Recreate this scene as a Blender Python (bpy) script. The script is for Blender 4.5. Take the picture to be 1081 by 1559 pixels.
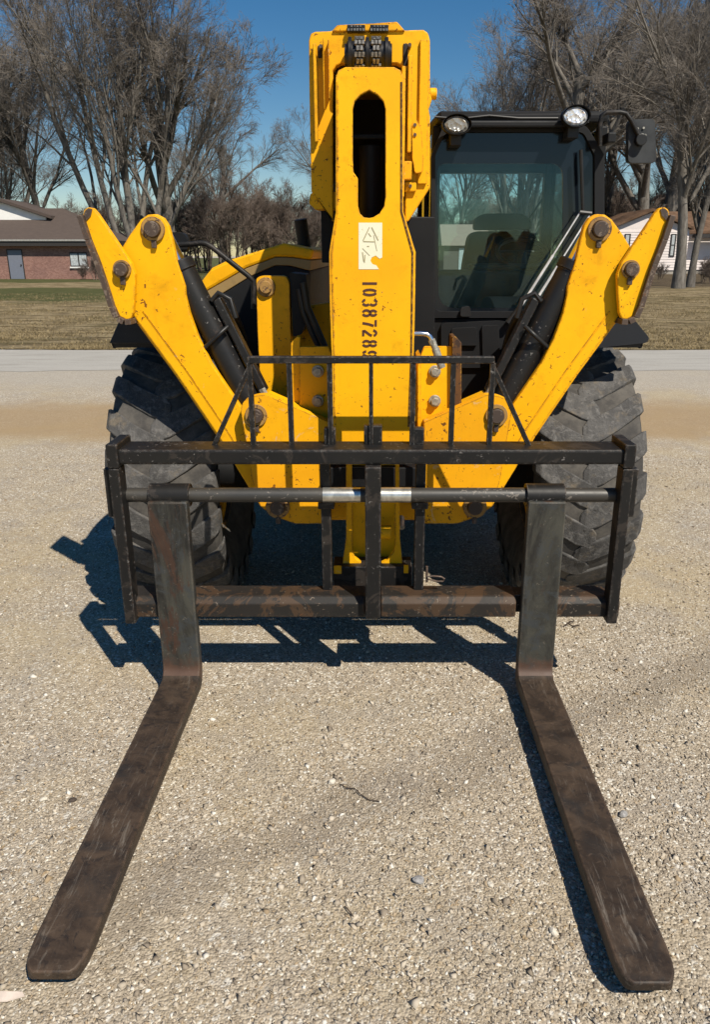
import bpy, math, random
import numpy as np
from mathutils import Vector, Matrix
from mathutils.geometry import tessellate_polygon

for o in list(bpy.data.objects):
    bpy.data.objects.remove(o)
scene = bpy.context.scene
COL = scene.collection
R = math.radians
rng = np.random.default_rng(7)
random.seed(7)

# ------------------------------------------------------------------ camera
F, HOR, CX, CY, H = 1170.0, 387.0, 567.0, 779.5, 1.75
PITCH = math.atan((CY - HOR) / F)
cd = bpy.data.cameras.new('camera')
cam = bpy.data.objects.new('camera', cd)
COL.objects.link(cam)
cam.location = (0, 0, H)
cam.rotation_euler = (math.pi / 2 - PITCH, 0, 0)
cd.sensor_fit = 'VERTICAL'
cd.sensor_height = 24.0
cd.lens = F / 1559.0 * 24.0
cd.shift_x = -(CX - 540.5) / 1559.0
cd.clip_end = 2000
cd.clip_start = 0.05
scene.camera = cam

# ------------------------------------------------------------------ sky, sun
SUN = Vector((0.47, -0.70, 1.0)).normalized()
world = bpy.data.worlds.new('World')
scene.world = world
world.use_nodes = True
wn = world.node_tree
for n in list(wn.nodes):
    wn.nodes.remove(n)
sky = wn.nodes.new('ShaderNodeTexSky')
sky.sky_type = 'NISHITA'
sky.sun_disc = False
sky.sun_elevation = math.asin(SUN.z)
sky.sun_rotation = math.atan2(SUN.x, SUN.y)
sky.altitude = 300
sky.air_density = 1.0
sky.dust_density = 0.2
sky.ozone_density = 1.5
bg = wn.nodes.new('ShaderNodeBackground')
bg.inputs['Strength'].default_value = 0.068
wo = wn.nodes.new('ShaderNodeOutputWorld')
hs_ = wn.nodes.new('ShaderNodeHueSaturation')
hs_.inputs['Saturation'].default_value = 1.42
wn.links.new(sky.outputs[0], hs_.inputs['Color'])
wn.links.new(hs_.outputs[0], bg.inputs[0])
wn.links.new(bg.outputs[0], wo.inputs[0])
sl = bpy.data.lights.new('sun', 'SUN')
sl.energy = 5.0
sl.angle = R(0.5)
sl.color = (1.0, 0.925, 0.80)
so = bpy.data.objects.new('sun', sl)
COL.objects.link(so)
so.rotation_euler = (-SUN).to_track_quat('-Z', 'Y').to_euler()
so.location = (3, -4, 8)

scene.view_settings.view_transform = 'Standard'
scene.view_settings.look = 'None'
scene.view_settings.exposure = 0.22
scene.view_settings.gamma = 1.0
scene.view_settings.use_curve_mapping = False
scene.cycles.max_bounces = 6
scene.cycles.diffuse_bounces = 1
scene.cycles.glossy_bounces = 2

# ------------------------------------------------------------------ pixel -> world
def ray(u, v):
    dx = (u - CX) / F
    dy = (CY - v) / F
    return (dx, math.cos(PITCH) + dy * math.sin(PITCH), -math.sin(PITCH) + dy * math.cos(PITCH))

def at(u, v, Y):
    d = ray(u, v)
    t = Y / d[1]
    return (d[0] * t, Y, H + d[2] * t)

def gnd(u, v, z=0.0):
    d = ray(u, v)
    t = (z - H) / d[2]
    return (d[0] * t, d[1] * t, z)

def xa(u, v, Y): return at(u, v, Y)[0]
def za(v, Y): return at(567, v, Y)[2]

# ------------------------------------------------------------------ material helpers
class NT:
    def __init__(s, name):
        s.m = bpy.data.materials.new(name)
        s.m.use_nodes = True
        s.t = s.m.node_tree
        for n in list(s.t.nodes):
            s.t.nodes.remove(n)
        s.out = s.n('ShaderNodeOutputMaterial')
        s.b = s.n('ShaderNodeBsdfPrincipled')
        s.l(s.b.outputs[0], s.out.inputs['Surface'])
    def n(s, t, **k):
        x = s.t.nodes.new(t)
        for a, b in k.items():
            setattr(x, a, b)
        return x
    def l(s, a, b): s.t.links.new(a, b)
    def setin(s, sock, v):
        if hasattr(v, 'is_output') or isinstance(v, bpy.types.NodeSocket):
            s.l(v, sock)
        else:
            if isinstance(v, (tuple, list)) and len(v) == 3 and sock.type == 'RGBA':
                v = (*v, 1)
            sock.default_value = v
    def coord(s, kind='Object', scale=(1, 1, 1)):
        if kind == 'World':
            o = s.n('ShaderNodeNewGeometry').outputs['Position']
        else:
            o = s.n('ShaderNodeTexCoord').outputs[kind]
        if scale != (1, 1, 1):
            m = s.n('ShaderNodeMapping')
            m.inputs['Scale'].default_value = scale
            s.l(o, m.inputs[0])
            o = m.outputs[0]
        return o
    def noise(s, co, scale, detail=4, rough=0.55, dist=0.0):
        x = s.n('ShaderNodeTexNoise')
        s.l(co, x.inputs['Vector'])
        x.inputs['Scale'].default_value = scale
        x.inputs['Detail'].default_value = detail
        x.inputs['Roughness'].default_value = rough
        x.inputs['Distortion'].default_value = dist
        return x.outputs['Fac']
    def vor(s, co, scale, feature='F1', out='Distance', rnd=1.0):
        x = s.n('ShaderNodeTexVoronoi', feature=feature)
        s.l(co, x.inputs['Vector'])
        x.inputs['Scale'].default_value = scale
        x.inputs['Randomness'].default_value = rnd
        return x.outputs[out]
    def ramp(s, fac, lo, hi):
        x = s.n('ShaderNodeMapRange')
        x.interpolation_type = 'SMOOTHSTEP'
        s.l(fac, x.inputs[0])
        x.inputs[1].default_value = lo
        x.inputs[2].default_value = hi
        return x.outputs[0]
    def mix(s, fac, a, b):
        x = s.n('ShaderNodeMix', data_type='RGBA')
        s.setin(x.inputs[0], fac)
        s.setin(x.inputs[6], a)
        s.setin(x.inputs[7], b)
        return x.outputs[2]
    def math(s, op, a, b=0.0):
        x = s.n('ShaderNodeMath', operation=op)
        s.setin(x.inputs[0], a)
        s.setin(x.inputs[1], b)
        return x.outputs[0]
    def edge(s, radius=0.008):
        bv = s.n('ShaderNodeBevel', samples=3)
        bv.inputs['Radius'].default_value = radius
        ge = s.n('ShaderNodeNewGeometry')
        d = s.n('ShaderNodeVectorMath', operation='DOT_PRODUCT')
        s.l(bv.outputs[0], d.inputs[0])
        s.l(ge.outputs['Normal'], d.inputs[1])
        return s.math('SUBTRACT', 1.0, d.outputs['Value'])
    def bump(s, h, strength=0.3, dist=0.01):
        x = s.n('ShaderNodeBump')
        x.inputs['Strength'].default_value = strength
        x.inputs['Distance'].default_value = dist
        s.l(h, x.inputs['Height'])
        s.l(x.outputs[0], s.b.inputs['Normal'])
        return x
    def set(s, color=None, rough=None, metal=None, spec=None):
        if color is not None: s.setin(s.b.inputs['Base Color'], color)
        if rough is not None: s.setin(s.b.inputs['Roughness'], rough)
        if metal is not None: s.setin(s.b.inputs['Metallic'], metal)
        if spec is not None: s.setin(s.b.inputs['Specular IOR Level'], spec)
        return s

def paint(name, base, dark, chip, rust, chips=0.655, edge=0.5, rough=0.42, spec=0.4, fine=0.64, metal=0.0, patch=None):
    k = NT(name)
    co = k.coord('World')
    tone = k.noise(co, 2.6, 5, 0.6)
    col = k.mix(k.ramp(tone, 0.3, 0.75), base, dark)
    drip = k.ramp(k.noise(k.coord('World', (1, 1, 0.06)), 26, 6, 0.7, 0.3), 0.56, 0.80)
    col = k.mix(k.math('MULTIPLY', drip, 0.22), col, tuple(c * 0.5 for c in dark))
    grime = k.ramp(k.noise(co, 9, 8, 0.7, 0.4), 0.52, 0.78)
    col = k.mix(k.math('MULTIPLY', grime, 0.5), col, tuple(c * 0.45 for c in dark))
    if patch:
        pm = k.ramp(k.noise(co, patch[1], 9, 0.72, 0.8), patch[2], patch[2] + 0.035)
        col = k.mix(k.math('MULTIPLY', pm, patch[3]), col, patch[0])
    # small chips down to primer, gathered in some regions
    reg = k.noise(co, 5.5, 3)
    sp = k.noise(co, 62, 5, 0.6, 0.6)
    spots = k.ramp(k.math('ADD', sp, k.math('MULTIPLY', k.math('SUBTRACT', reg, 0.5), 0.35)), chips, chips + 0.03)
    sp2 = k.noise(co, 24, 7, 0.7, 1.2)
    spots2 = k.ramp(k.math('ADD', sp2, k.math('MULTIPLY', k.math('SUBTRACT', reg, 0.5), 0.3)), chips + 0.045, chips + 0.065)
    col = k.mix(spots, col, chip)
    col = k.mix(spots2, col, rust)
    # worn edges
    e = k.edge(0.009)
    en = k.noise(co, 34, 6, 0.7)
    em = k.ramp(k.math('MULTIPLY', e, k.ramp(en, 0.40, 0.60)), 0.02, 0.10)
    em = k.math('MULTIPLY', em, edge)
    col = k.mix(em, col, k.mix(k.ramp(k.noise(co, 80, 3), 0.42, 0.6), chip, rust))
    rr = k.math('ADD', rough, k.math('MULTIPLY', k.noise(co, 18, 6, 0.7), 0.28))
    k.set(col, rr, metal, spec)
    hgt = k.math('ADD', k.noise(co, 70, 4), k.math('MULTIPLY', spots, -1.5))
    k.bump(hgt, 0.10, 0.002)
    return k.m

M = {}
M['yellow'] = paint('yellow_paint', (0.93, 0.465, 0.003), (0.85, 0.39, 0.003), (0.20, 0.075, 0.012), (0.10, 0.045, 0.03),
                    chips=0.652, edge=0.9, rough=0.40, spec=0.22, patch=((0.72, 0.42, 0.10), 8.0, 0.645, 0.6))
M['yellow_worn'] = paint('yellow_paint_scraped', (0.90, 0.43, 0.004), (0.80, 0.35, 0.006), (0.16, 0.06, 0.012), (0.09, 0.04, 0.025),
                    chips=0.640, edge=1.0, rough=0.45, spec=0.22, patch=((0.72, 0.46, 0.20), 9.0, 0.60, 0.7))
M['yellow_nose'] = paint('yellow_paint_nose', (0.93, 0.465, 0.003), (0.85, 0.385, 0.004), (0.20, 0.08, 0.012), (0.22, 0.12, 0.06),
                    chips=0.662, edge=0.9, rough=0.40, spec=0.22, patch=((0.55, 0.42, 0.27), 9.0, 0.66, 0.7))
M['black'] = paint('black_paint', (0.0075, 0.0075, 0.008), (0.014, 0.013, 0.012), (0.15, 0.14, 0.13), (0.06, 0.034, 0.02),
                    chips=0.665, edge=1.0, rough=0.36, spec=0.28, patch=((0.034, 0.028, 0.024), 9, 0.54, 0.8))
M['black_clean'] = paint('black_panel', (0.0075, 0.008, 0.009), (0.012, 0.0125, 0.014), (0.05, 0.05, 0.05), (0.05, 0.05, 0.05),
                    chips=0.72, edge=0.25, rough=0.45, spec=0.25)
M['cylinder'] = paint('black_cylinder', (0.009, 0.009, 0.010), (0.015, 0.014, 0.013), (0.16, 0.15, 0.14), (0.09, 0.05, 0.034),
                    chips=0.655, edge=0.5, rough=0.30, spec=0.35, patch=((0.05, 0.032, 0.024), 5, 0.60, 0.7))
M['bar_rust'] = paint('rusty_black_bar', (0.015, 0.014, 0.013), (0.03, 0.024, 0.02), (0.15, 0.12, 0.09), (0.11, 0.05, 0.022),
                    chips=0.66, edge=0.9, rough=0.42, spec=0.3, patch=((0.070, 0.040, 0.022), 7, 0.50, 0.75))
def m_shank():
    k = NT('fork_shank_steel')
    co = k.coord('World')
    vs_ = k.coord('World', (1.0, 1.0, 0.22))
    a = k.noise(vs_, 9, 7, 0.7, 0.8)
    col = k.mix(k.ramp(a, 0.34, 0.66), (0.014, 0.013, 0.012), (0.058, 0.056, 0.045))
    col = k.mix(k.math('MULTIPLY', k.ramp(k.noise(co, 11, 7, 0.72, 1.0), 0.50, 0.62), 0.75), col, (0.040, 0.044, 0.046))
    col = k.mix(k.ramp(k.noise(vs_, 5.5, 7, 0.75, 1.2), 0.54, 0.62), col, k.mix(k.noise(co, 30, 5), (0.030, 0.017, 0.012), (0.070, 0.038, 0.025)))
    xyz = k.n('ShaderNodeSeparateXYZ'); k.l(co, xyz.inputs[0])
    zz = k.math('ADD', xyz.outputs[2], k.math('MULTIPLY', k.noise(co, 16, 5, 0.7), 0.16))
    col = k.mix(k.math('SUBTRACT', 1.0, k.ramp(zz, 0.20, 0.27)), col, k.mix(k.noise(co, 14, 6, 0.7), (0.050, 0.026, 0.017), (0.105, 0.058, 0.038)))
    sp = k.ramp(k.noise(co, 70, 5, 0.65, 0.8), 0.63, 0.68)
    col = k.mix(k.math('MULTIPLY', sp, 0.6), col, (0.14, 0.12, 0.095))
    e = k.edge(0.010)
    em = k.ramp(k.math('MULTIPLY', e, k.ramp(k.noise(co, 30, 5, 0.7), 0.36, 0.6)), 0.02, 0.12)
    col = k.mix(k.math('MULTIPLY', em, 0.8), col, (0.15, 0.12, 0.09))
    k.set(col, k.math('ADD', 0.38, k.math('MULTIPLY', a, 0.35)), 0.0, 0.35)
    k.bump(k.noise(co, 55, 6, 0.7), 0.2, 0.003)
    return k.m
M['shank'] = m_shank()
M['dark_steel'] = paint('dark_pin_steel', (0.07, 0.045, 0.032), (0.045, 0.032, 0.026), (0.16, 0.12, 0.09), (0.12, 0.055, 0.025),
                    chips=0.60, edge=0.8, rough=0.5, spec=0.5)
M['washer'] = paint('washer_tan', (0.42, 0.24, 0.06), (0.30, 0.17, 0.06), (0.09, 0.05, 0.03), (0.1, 0.05, 0.03), chips=0.6, edge=1.0, rough=0.5)
M['tan'] = paint('tan_stripe', (0.33, 0.22, 0.085), (0.29, 0.19, 0.075), (0.1, 0.07, 0.03), (0.1, 0.07, 0.03), chips=0.72, edge=0.2)
M['orange_edge'] = paint('rust_orange_plate', (0.13, 0.056, 0.014), (0.07, 0.032, 0.012), (0.04, 0.02, 0.012), (0.50, 0.26, 0.02), chips=0.58, edge=1.0, rough=0.6)
M['navy'] = paint('fender_plastic', (0.007, 0.009, 0.014), (0.010, 0.012, 0.017), (0.05, 0.05, 0.05), (0.04, 0.04, 0.04), chips=0.72, edge=0.2, rough=0.5)

def m_fork():
    k = NT('fork_blade_steel')
    co = k.coord('World')
    st = k.coord('World', (1.0, 0.10, 1.0))
    st2 = k.coord('World', (0.22, 1.0, 1.0))
    a = k.noise(co, 7, 6, 0.65, 1.0)
    col = k.mix(k.ramp(a, 0.32, 0.68), (0.026, 0.018, 0.013), (0.070, 0.047, 0.031))
    col = k.mix(k.math('MULTIPLY', k.ramp(k.noise(co, 4.0, 5, 0.6, 1.5), 0.50, 0.68), 0.8), col, (0.024, 0.021, 0.019))
    col = k.mix(k.math('MULTIPLY', k.ramp(k.noise(co, 16, 7, 0.72, 1.4), 0.53, 0.66), 0.75), col, (0.016, 0.013, 0.012))
    col = k.mix(k.math('MULTIPLY', k.ramp(k.noise(co, 21, 7, 0.75, 2.0), 0.55, 0.70), 0.55), col, (0.115, 0.082, 0.057))
    scr = k.ramp(k.noise(st, 75, 6, 0.75, 0.6), 0.52, 0.70)
    reg = k.ramp(k.noise(co, 3.2, 4), 0.42, 0.66)
    col = k.mix(k.math('MULTIPLY', k.math('MULTIPLY', scr, reg), 0.75), col, (0.23, 0.20, 0.165))
    scr2 = k.ramp(k.noise(st2, 58, 5, 0.75, 2.2), 0.62, 0.76)
    col = k.mix(k.math('MULTIPLY', scr2, 0.7), col, (0.17, 0.135, 0.105))
    e = k.edge(0.010)
    em = k.ramp(k.math('MULTIPLY', e, k.ramp(k.noise(co, 26, 5, 0.7), 0.38, 0.6)), 0.02, 0.12)
    col = k.mix(k.math('MULTIPLY', em, 0.7), col, (0.16, 0.10, 0.065))
    rr = k.math('ADD', 0.42, k.math('MULTIPLY', a, 0.3))
    k.set(col, rr, 0.0, 0.3)
    k.bump(k.math('ADD', k.noise(co, 60, 6, 0.7), k.math('MULTIPLY', scr, -0.6)), 0.18, 0.004)
    return k.m
M['fork'] = m_fork()

def m_rubber():
    k = NT('dusty_rubber')
    co = k.coord('World')
    a = k.noise(co, 6, 6, 0.65)
    col = k.mix(k.ramp(a, 0.35, 0.7), (0.060, 0.058, 0.056), (0.105, 0.101, 0.097))
    col = k.mix(k.ramp(k.noise(co, 30, 7, 0.72, 0.8), 0.46, 0.68), col, (0.15, 0.143, 0.135))
    col = k.mix(k.math('MULTIPLY', k.ramp(k.noise(co, 14, 5, 0.7), 0.52, 0.72), 0.75), col, (0.165, 0.135, 0.098))
    col = k.mix(k.math('MULTIPLY', k.ramp(k.noise(co, 90, 4, 0.7), 0.60, 0.68), 0.7), col, (0.03, 0.03, 0.03))
    k.set(col, 0.85, 0, 0.2)
    k.bump(k.math('ADD', k.noise(co, 45, 7, 0.75), k.noise(co, 160, 3)), 0.5, 0.006)
    return k.m
M['rubber'] = m_rubber()
k = NT('tyre_carcass'); co = k.coord('World')
k.set(k.mix(k.ramp(k.noise(co, 9, 6, 0.7), 0.35, 0.7), (0.055, 0.052, 0.049), (0.115, 0.105, 0.092)), 0.9, 0, 0.15)
k.bump(k.noise(co, 60, 5), 0.3, 0.004); M['carcass'] = k.m

def simple(name, col, rough=0.5, metal=0.0, spec=0.5, var=0.25, scale=12, bump=0.0, bs=60):
    k = NT(name)
    co = k.coord('World')
    f = k.noise(co, scale, 5, 0.6)
    k.set(k.mix(k.ramp(f, 0.3, 0.7), tuple(c * (1 - var) for c in col), tuple(min(1, c * (1 + var)) for c in col)), rough, metal, spec)
    if bump:
        k.bump(k.noise(co, bs, 5, 0.65), bump, 0.01)
    return k.m
M['bright_steel'] = simple('bright_steel', (0.62, 0.61, 0.56), 0.32, 0.85, 0.5, 0.25, 30)
M['chrome'] = simple('chrome_rod', (0.85, 0.86, 0.87), 0.18, 1.0, 0.5, 0.05)
M['zinc'] = simple('zinc_fitting', (0.34, 0.32, 0.27), 0.45, 0.4, 0.5, 0.3, 60)
M['shaft'] = paint('shaft_steel', (0.026, 0.025, 0.023), (0.050, 0.044, 0.036), (0.15, 0.13, 0.11), (0.09, 0.055, 0.035), chips=0.62, edge=0.4, rough=0.36, spec=0.6)
M['hose'] = simple('hose_rubber', (0.014, 0.014, 0.014), 0.45, 0, 0.4)
M['chain_dark'] = simple('chain_dark', (0.012, 0.011, 0.011), 0.4, 0.2, 0.5)
M['chain_light'] = simple('chain_plate', (0.20, 0.19, 0.17), 0.38, 0.6, 0.5, 0.5, 120)
M['void_shade'] = simple('boom_inside_shade', (0.02, 0.012, 0.006), 0.7)  # near-black colour stands in for shade inside the nose and slots
M['seat'] = simple('seat_fabric', (0.007, 0.008, 0.010), 0.8, 0, 0.2)
M['dash'] = simple('dash_plastic', (0.042, 0.045, 0.048), 0.7, 0, 0.2)
M['stencil'] = NT('stencil_ink').set((0.075, 0.022, 0.012), 0.6).m
k = NT('sticker'); co = k.coord('World')
f = k.ramp(k.noise(co, 85, 6, 0.7, 1.5), 0.62, 0.68)
k.set(k.mix(f, (0.82, 0.78, 0.58), (0.45, 0.36, 0.14)), 0.5); M['sticker'] = k.m
M['sticker_ink'] = simple('sticker_ink', (0.36, 0.31, 0.17), 0.6)
k = NT('lamp_lens'); co = k.coord('Object')
k.set((0.88, 0.90, 0.92), 0.16, 0.45, 0.6)
k.bump(k.vor(co, 38, 'F1'), 0.9, 0.012); M['lens'] = k.m

k = NT('lamp_lens_dull'); co = k.coord('Object')
k.set((0.30, 0.30, 0.28), 0.25, 0.3, 0.5)
k.bump(k.vor(co, 38, 'F1'), 0.6, 0.012); M['lens_dull'] = k.m

def m_glass(name, tint, dust, dustamt):
    k = NT(name)
    t = k.n('ShaderNodeBsdfTransparent'); t.inputs[0].default_value = (*tint, 1)
    g = k.n('ShaderNodeBsdfGlossy'); g.inputs['Roughness'].default_value = 0.02
    g.inputs[0].default_value = (0.8, 0.95, 0.95, 1)
    fr = k.n('ShaderNodeFresnel'); fr.inputs[0].default_value = 1.45
    a = k.n('ShaderNodeMixShader')
    k.l(fr.outputs[0], a.inputs[0]); k.l(t.outputs[0], a.inputs[1]); k.l(g.outputs[0], a.inputs[2])
    d = k.n('ShaderNodeBsdfDiffuse'); d.inputs[0].default_value = (*dust, 1)
    co = k.coord('World')
    f = k.math('MULTIPLY', k.ramp(k.noise(co, 5, 7, 0.7), 0.25, 0.85), dustamt)
    b = k.n('ShaderNodeMixShader')
    k.l(f, b.inputs[0]); k.l(a.outputs[0], b.inputs[1]); k.l(d.outputs[0], b.inputs[2])
    k.l(b.outputs[0], k.out.inputs['Surface'])
    k.t.nodes.remove(k.b)
    return k.m
M['glass'] = m_glass('tinted_glass', (0.86, 1.0, 0.985), (0.22, 0.36, 0.36), 0.05)
M['glass2'] = m_glass('clear_glass', (0.95, 0.97, 0.97), (0.20, 0.25, 0.25), 0.015)
M['border_shade'] = NT('shaded_glass_border').set((0.006, 0.009, 0.013), 0.12, 0, 0.5).m  # black border colour also stands in for the dark cab interior

# ------------------------------------------------------------------ mesh helpers
class MB:
    def __init__(s):
        s.v = []; s.f = []
    def add(s, vs, fs):
        o = len(s.v)
        s.v += [tuple(p) for p in vs]
        s.f += [tuple(i + o for i in q) for q in fs]
        return s
    def box(s, x0, x1, y0, y1, z0, z1):
        vs = [(x, y, z) for z in (z0, z1) for y in (y0, y1) for x in (x0, x1)]
        return s.add(vs, [(0, 2, 3, 1), (4, 5, 7, 6), (0, 1, 5, 4), (2, 6, 7, 3), (0, 4, 6, 2), (1, 3, 7, 5)])
    def bar(s, p0, p1, w, d, up=(0, 1, 0)):
        p0 = Vector(p0); p1 = Vector(p1)
        a = (p1 - p0).normalized()
        n = Vector(up); n = (n - a * n.dot(a)).normalized()
        b = a.cross(n)
        vs = []
        for p in (p0, p1):
            for i, j in ((-1, -1), (1, -1), (1, 1), (-1, 1)):
                vs.append(p + b * (i * w / 2) + n * (j * d / 2))
        return s.add(vs, [(3, 2, 1, 0), (4, 5, 6, 7)] + [(i, (i + 1) % 4, 4 + (i + 1) % 4, 4 + i) for i in range(4)])
    def cyl(s, p0, p1, r, n=20, r2=None, cap=True):
        return s.tube([p0, p1], [r, r if r2 is None else r2], n, cap)
    def tube(s, pts, r, n=10, cap=True):
        pts = [Vector(p) for p in pts]
        rs = r if isinstance(r, (list, tuple)) else [r] * len(pts)
        N = None; vs = []
        for i, p in enumerate(pts):
            a = (pts[min(i + 1, len(pts) - 1)] - pts[max(i - 1, 0)]).normalized()
            if N is None:
                N = a.orthogonal().normalized()
            N = (N - a * N.dot(a)).normalized()
            B = a.cross(N)
            for k in range(n):
                t = 2 * math.pi * k / n
                vs.append(p + (N * math.cos(t) + B * math.sin(t)) * rs[i])
        fs = []
        for i in range(len(pts) - 1):
            for k in range(n):
                a, b = i * n + k, i * n + (k + 1) % n
                fs.append((a, b, b + n, a + n))
        if cap:
            fs.append(tuple(range(n - 1, -1, -1)))
            fs.append(tuple((len(pts) - 1) * n + k for k in range(n)))
        return s.add(vs, fs)
    def prism(s, pts, ext):
        """closed 3D outline (planar) extruded by ext"""
        n = len(pts)
        e = Vector(ext)
        vs = [Vector(p) for p in pts] + [Vector(p) + e for p in pts]
        tri = tessellate_polygon([[Vector(p) for p in pts]])
        nn = Vector((0, 0, 0))
        for i in range(n):
            a, b = vs[i], vs[(i + 1) % n]
            nn += a.cross(b)
        flip = nn.dot(e) > 0
        fs = []
        for i in range(n):
            j = (i + 1) % n
            fs.append((i, i + n, j + n, j) if not flip else (i, j, j + n, i + n))
        f0 = tuple(range(n)); f1 = tuple(range(2 * n - 1, n - 1, -1))
        if flip:
            f0, f1 = f0[::-1], f1[::-1]
        # concave outlines stay valid as triangles
        def fix(t, off, want):
            a, b, c = (vs[q + off] for q in t)
            nrm = (b - a).cross(c - a)
            t2 = tuple(q + off for q in t)
            return t2 if nrm.dot(want) > 0 else t2[::-1]
        for t in tri:
            fs.append(fix(t, 0, -e)); fs.append(fix(t, n, e))
        return s.add(vs, fs)
    def prism_hole(s, outer, hole, ext):
        e = Vector(ext)
        n, m = len(outer), len(hole)
        allp = [Vector(p) for p in outer] + [Vector(p) for p in hole]
        tri = tessellate_polygon([[Vector(p) for p in outer], [Vector(p) for p in hole]])
        N = n + m
        vs = allp + [p + e for p in allp]
        fs = []
        for t in tri:
            for off, want in ((0, -e), (N, e)):
                a, b, c = (vs[q + off] for q in t)
                t2 = tuple(q + off for q in t)
                fs.append(t2 if (b - a).cross(c - a).dot(want) > 0 else t2[::-1])
        for base, cnt in ((0, n), (n, m)):
            for i in range(cnt):
                j = (i + 1) % cnt
                fs.append((base + i, base + j, base + j + N, base + i + N))
        return s.add(vs, fs)

W = {}
def empty(name, loc, label=None, cat=None, group=None):
    o = bpy.data.objects.new(name, None)
    COL.objects.link(o)
    o.location = loc
    o.empty_display_size = 0.2
    W[o.name] = Vector(loc)
    if label: o['label'] = label
    if cat: o['category'] = cat
    if group: o['group'] = group
    return o

def build(mb, name, mat, parent=None, bevel=0.0, smooth=False, seg=2, label=None, cat=None, group=None, kind=None, normals=True, origin=None):
    vs = mb.v
    if origin is None:
        a = np.array(vs)
        c = (a.min(0) + a.max(0)) / 2
        c = Vector((float(c[0]), float(c[1]), float(c[2])))
        if parent is None:
            c.z = float(a[:, 2].min())
    else:
        c = Vector(origin)
    me = bpy.data.meshes.new(name)
    me.from_pydata([(p[0] - c.x, p[1] - c.y, p[2] - c.z) for p in vs], [], mb.f)
    if normals:
        import bmesh
        bm = bmesh.new(); bm.from_mesh(me)
        bmesh.ops.recalc_face_normals(bm, faces=bm.faces)
        bm.to_mesh(me); bm.free()
    if smooth:
        me.polygons.foreach_set('use_smooth', [True] * len(me.polygons))
        try:
            me.set_sharp_from_angle(angle=R(38))
        except Exception:
            pass
    me.materials.append(M[mat] if isinstance(mat, str) else mat)
    o = bpy.data.objects.new(name, me)
    COL.objects.link(o)
    W[o.name] = c
    if parent is not None:
        o.parent = parent
        o.location = c - W[parent.name]
    else:
        o.location = c
    if bevel:
        b = o.modifiers.new('bevel', 'BEVEL')
        b.width = bevel; b.segments = seg; b.limit_method = 'ANGLE'; b.angle_limit = R(35)
        b.harden_normals = False
    if label: o['label'] = label
    if cat: o['category'] = cat
    if group: o['group'] = group
    if kind: o['kind'] = kind
    return o

def rnd(pts, r, seg=5):
    """round the corners of a 2D outline; r single or per point"""
    n = len(pts); out = []
    for i, p in enumerate(pts):
        ri = r[i] if isinstance(r, (list, tuple)) else r
        P = Vector(p); A = Vector(pts[i - 1]); B = Vector(pts[(i + 1) % n])
        if ri <= 0:
            out.append(tuple(P)); continue
        da, db = (A - P), (B - P)
        t = min(ri, da.length * 0.49, db.length * 0.49)
        s, e = P + da.normalized() * t, P + db.normalized() * t
        for k in range(seg + 1):
            q = k / seg
            out.append(tuple(s * (1 - q) ** 2 + P * 2 * q * (1 - q) + e * q * q))
    return out

def plate(name, uv, Y, d, mat, parent, bevel=0.004, hole=None, **kw):
    pts = [at(u, v, Y) for u, v in uv]
    mb = MB()
    if hole:
        mb.prism_hole(pts, [at(u, v, Y) for u, v in hole], (0, d, 0))
    else:
        mb.prism(pts, (0, d, 0))
    return build(mb, name, mat, parent, bevel, **kw)

def circ(u, v, ru, rv=None, n=24):
    rv = ru if rv is None else rv
    return [(u + ru * math.cos(2 * math.pi * i / n), v + rv * math.sin(2 * math.pi * i / n)) for i in range(n)]

def mir(uv, c=573.0):
    return [(2 * c - u, v) for u, v in uv][::-1]

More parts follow.
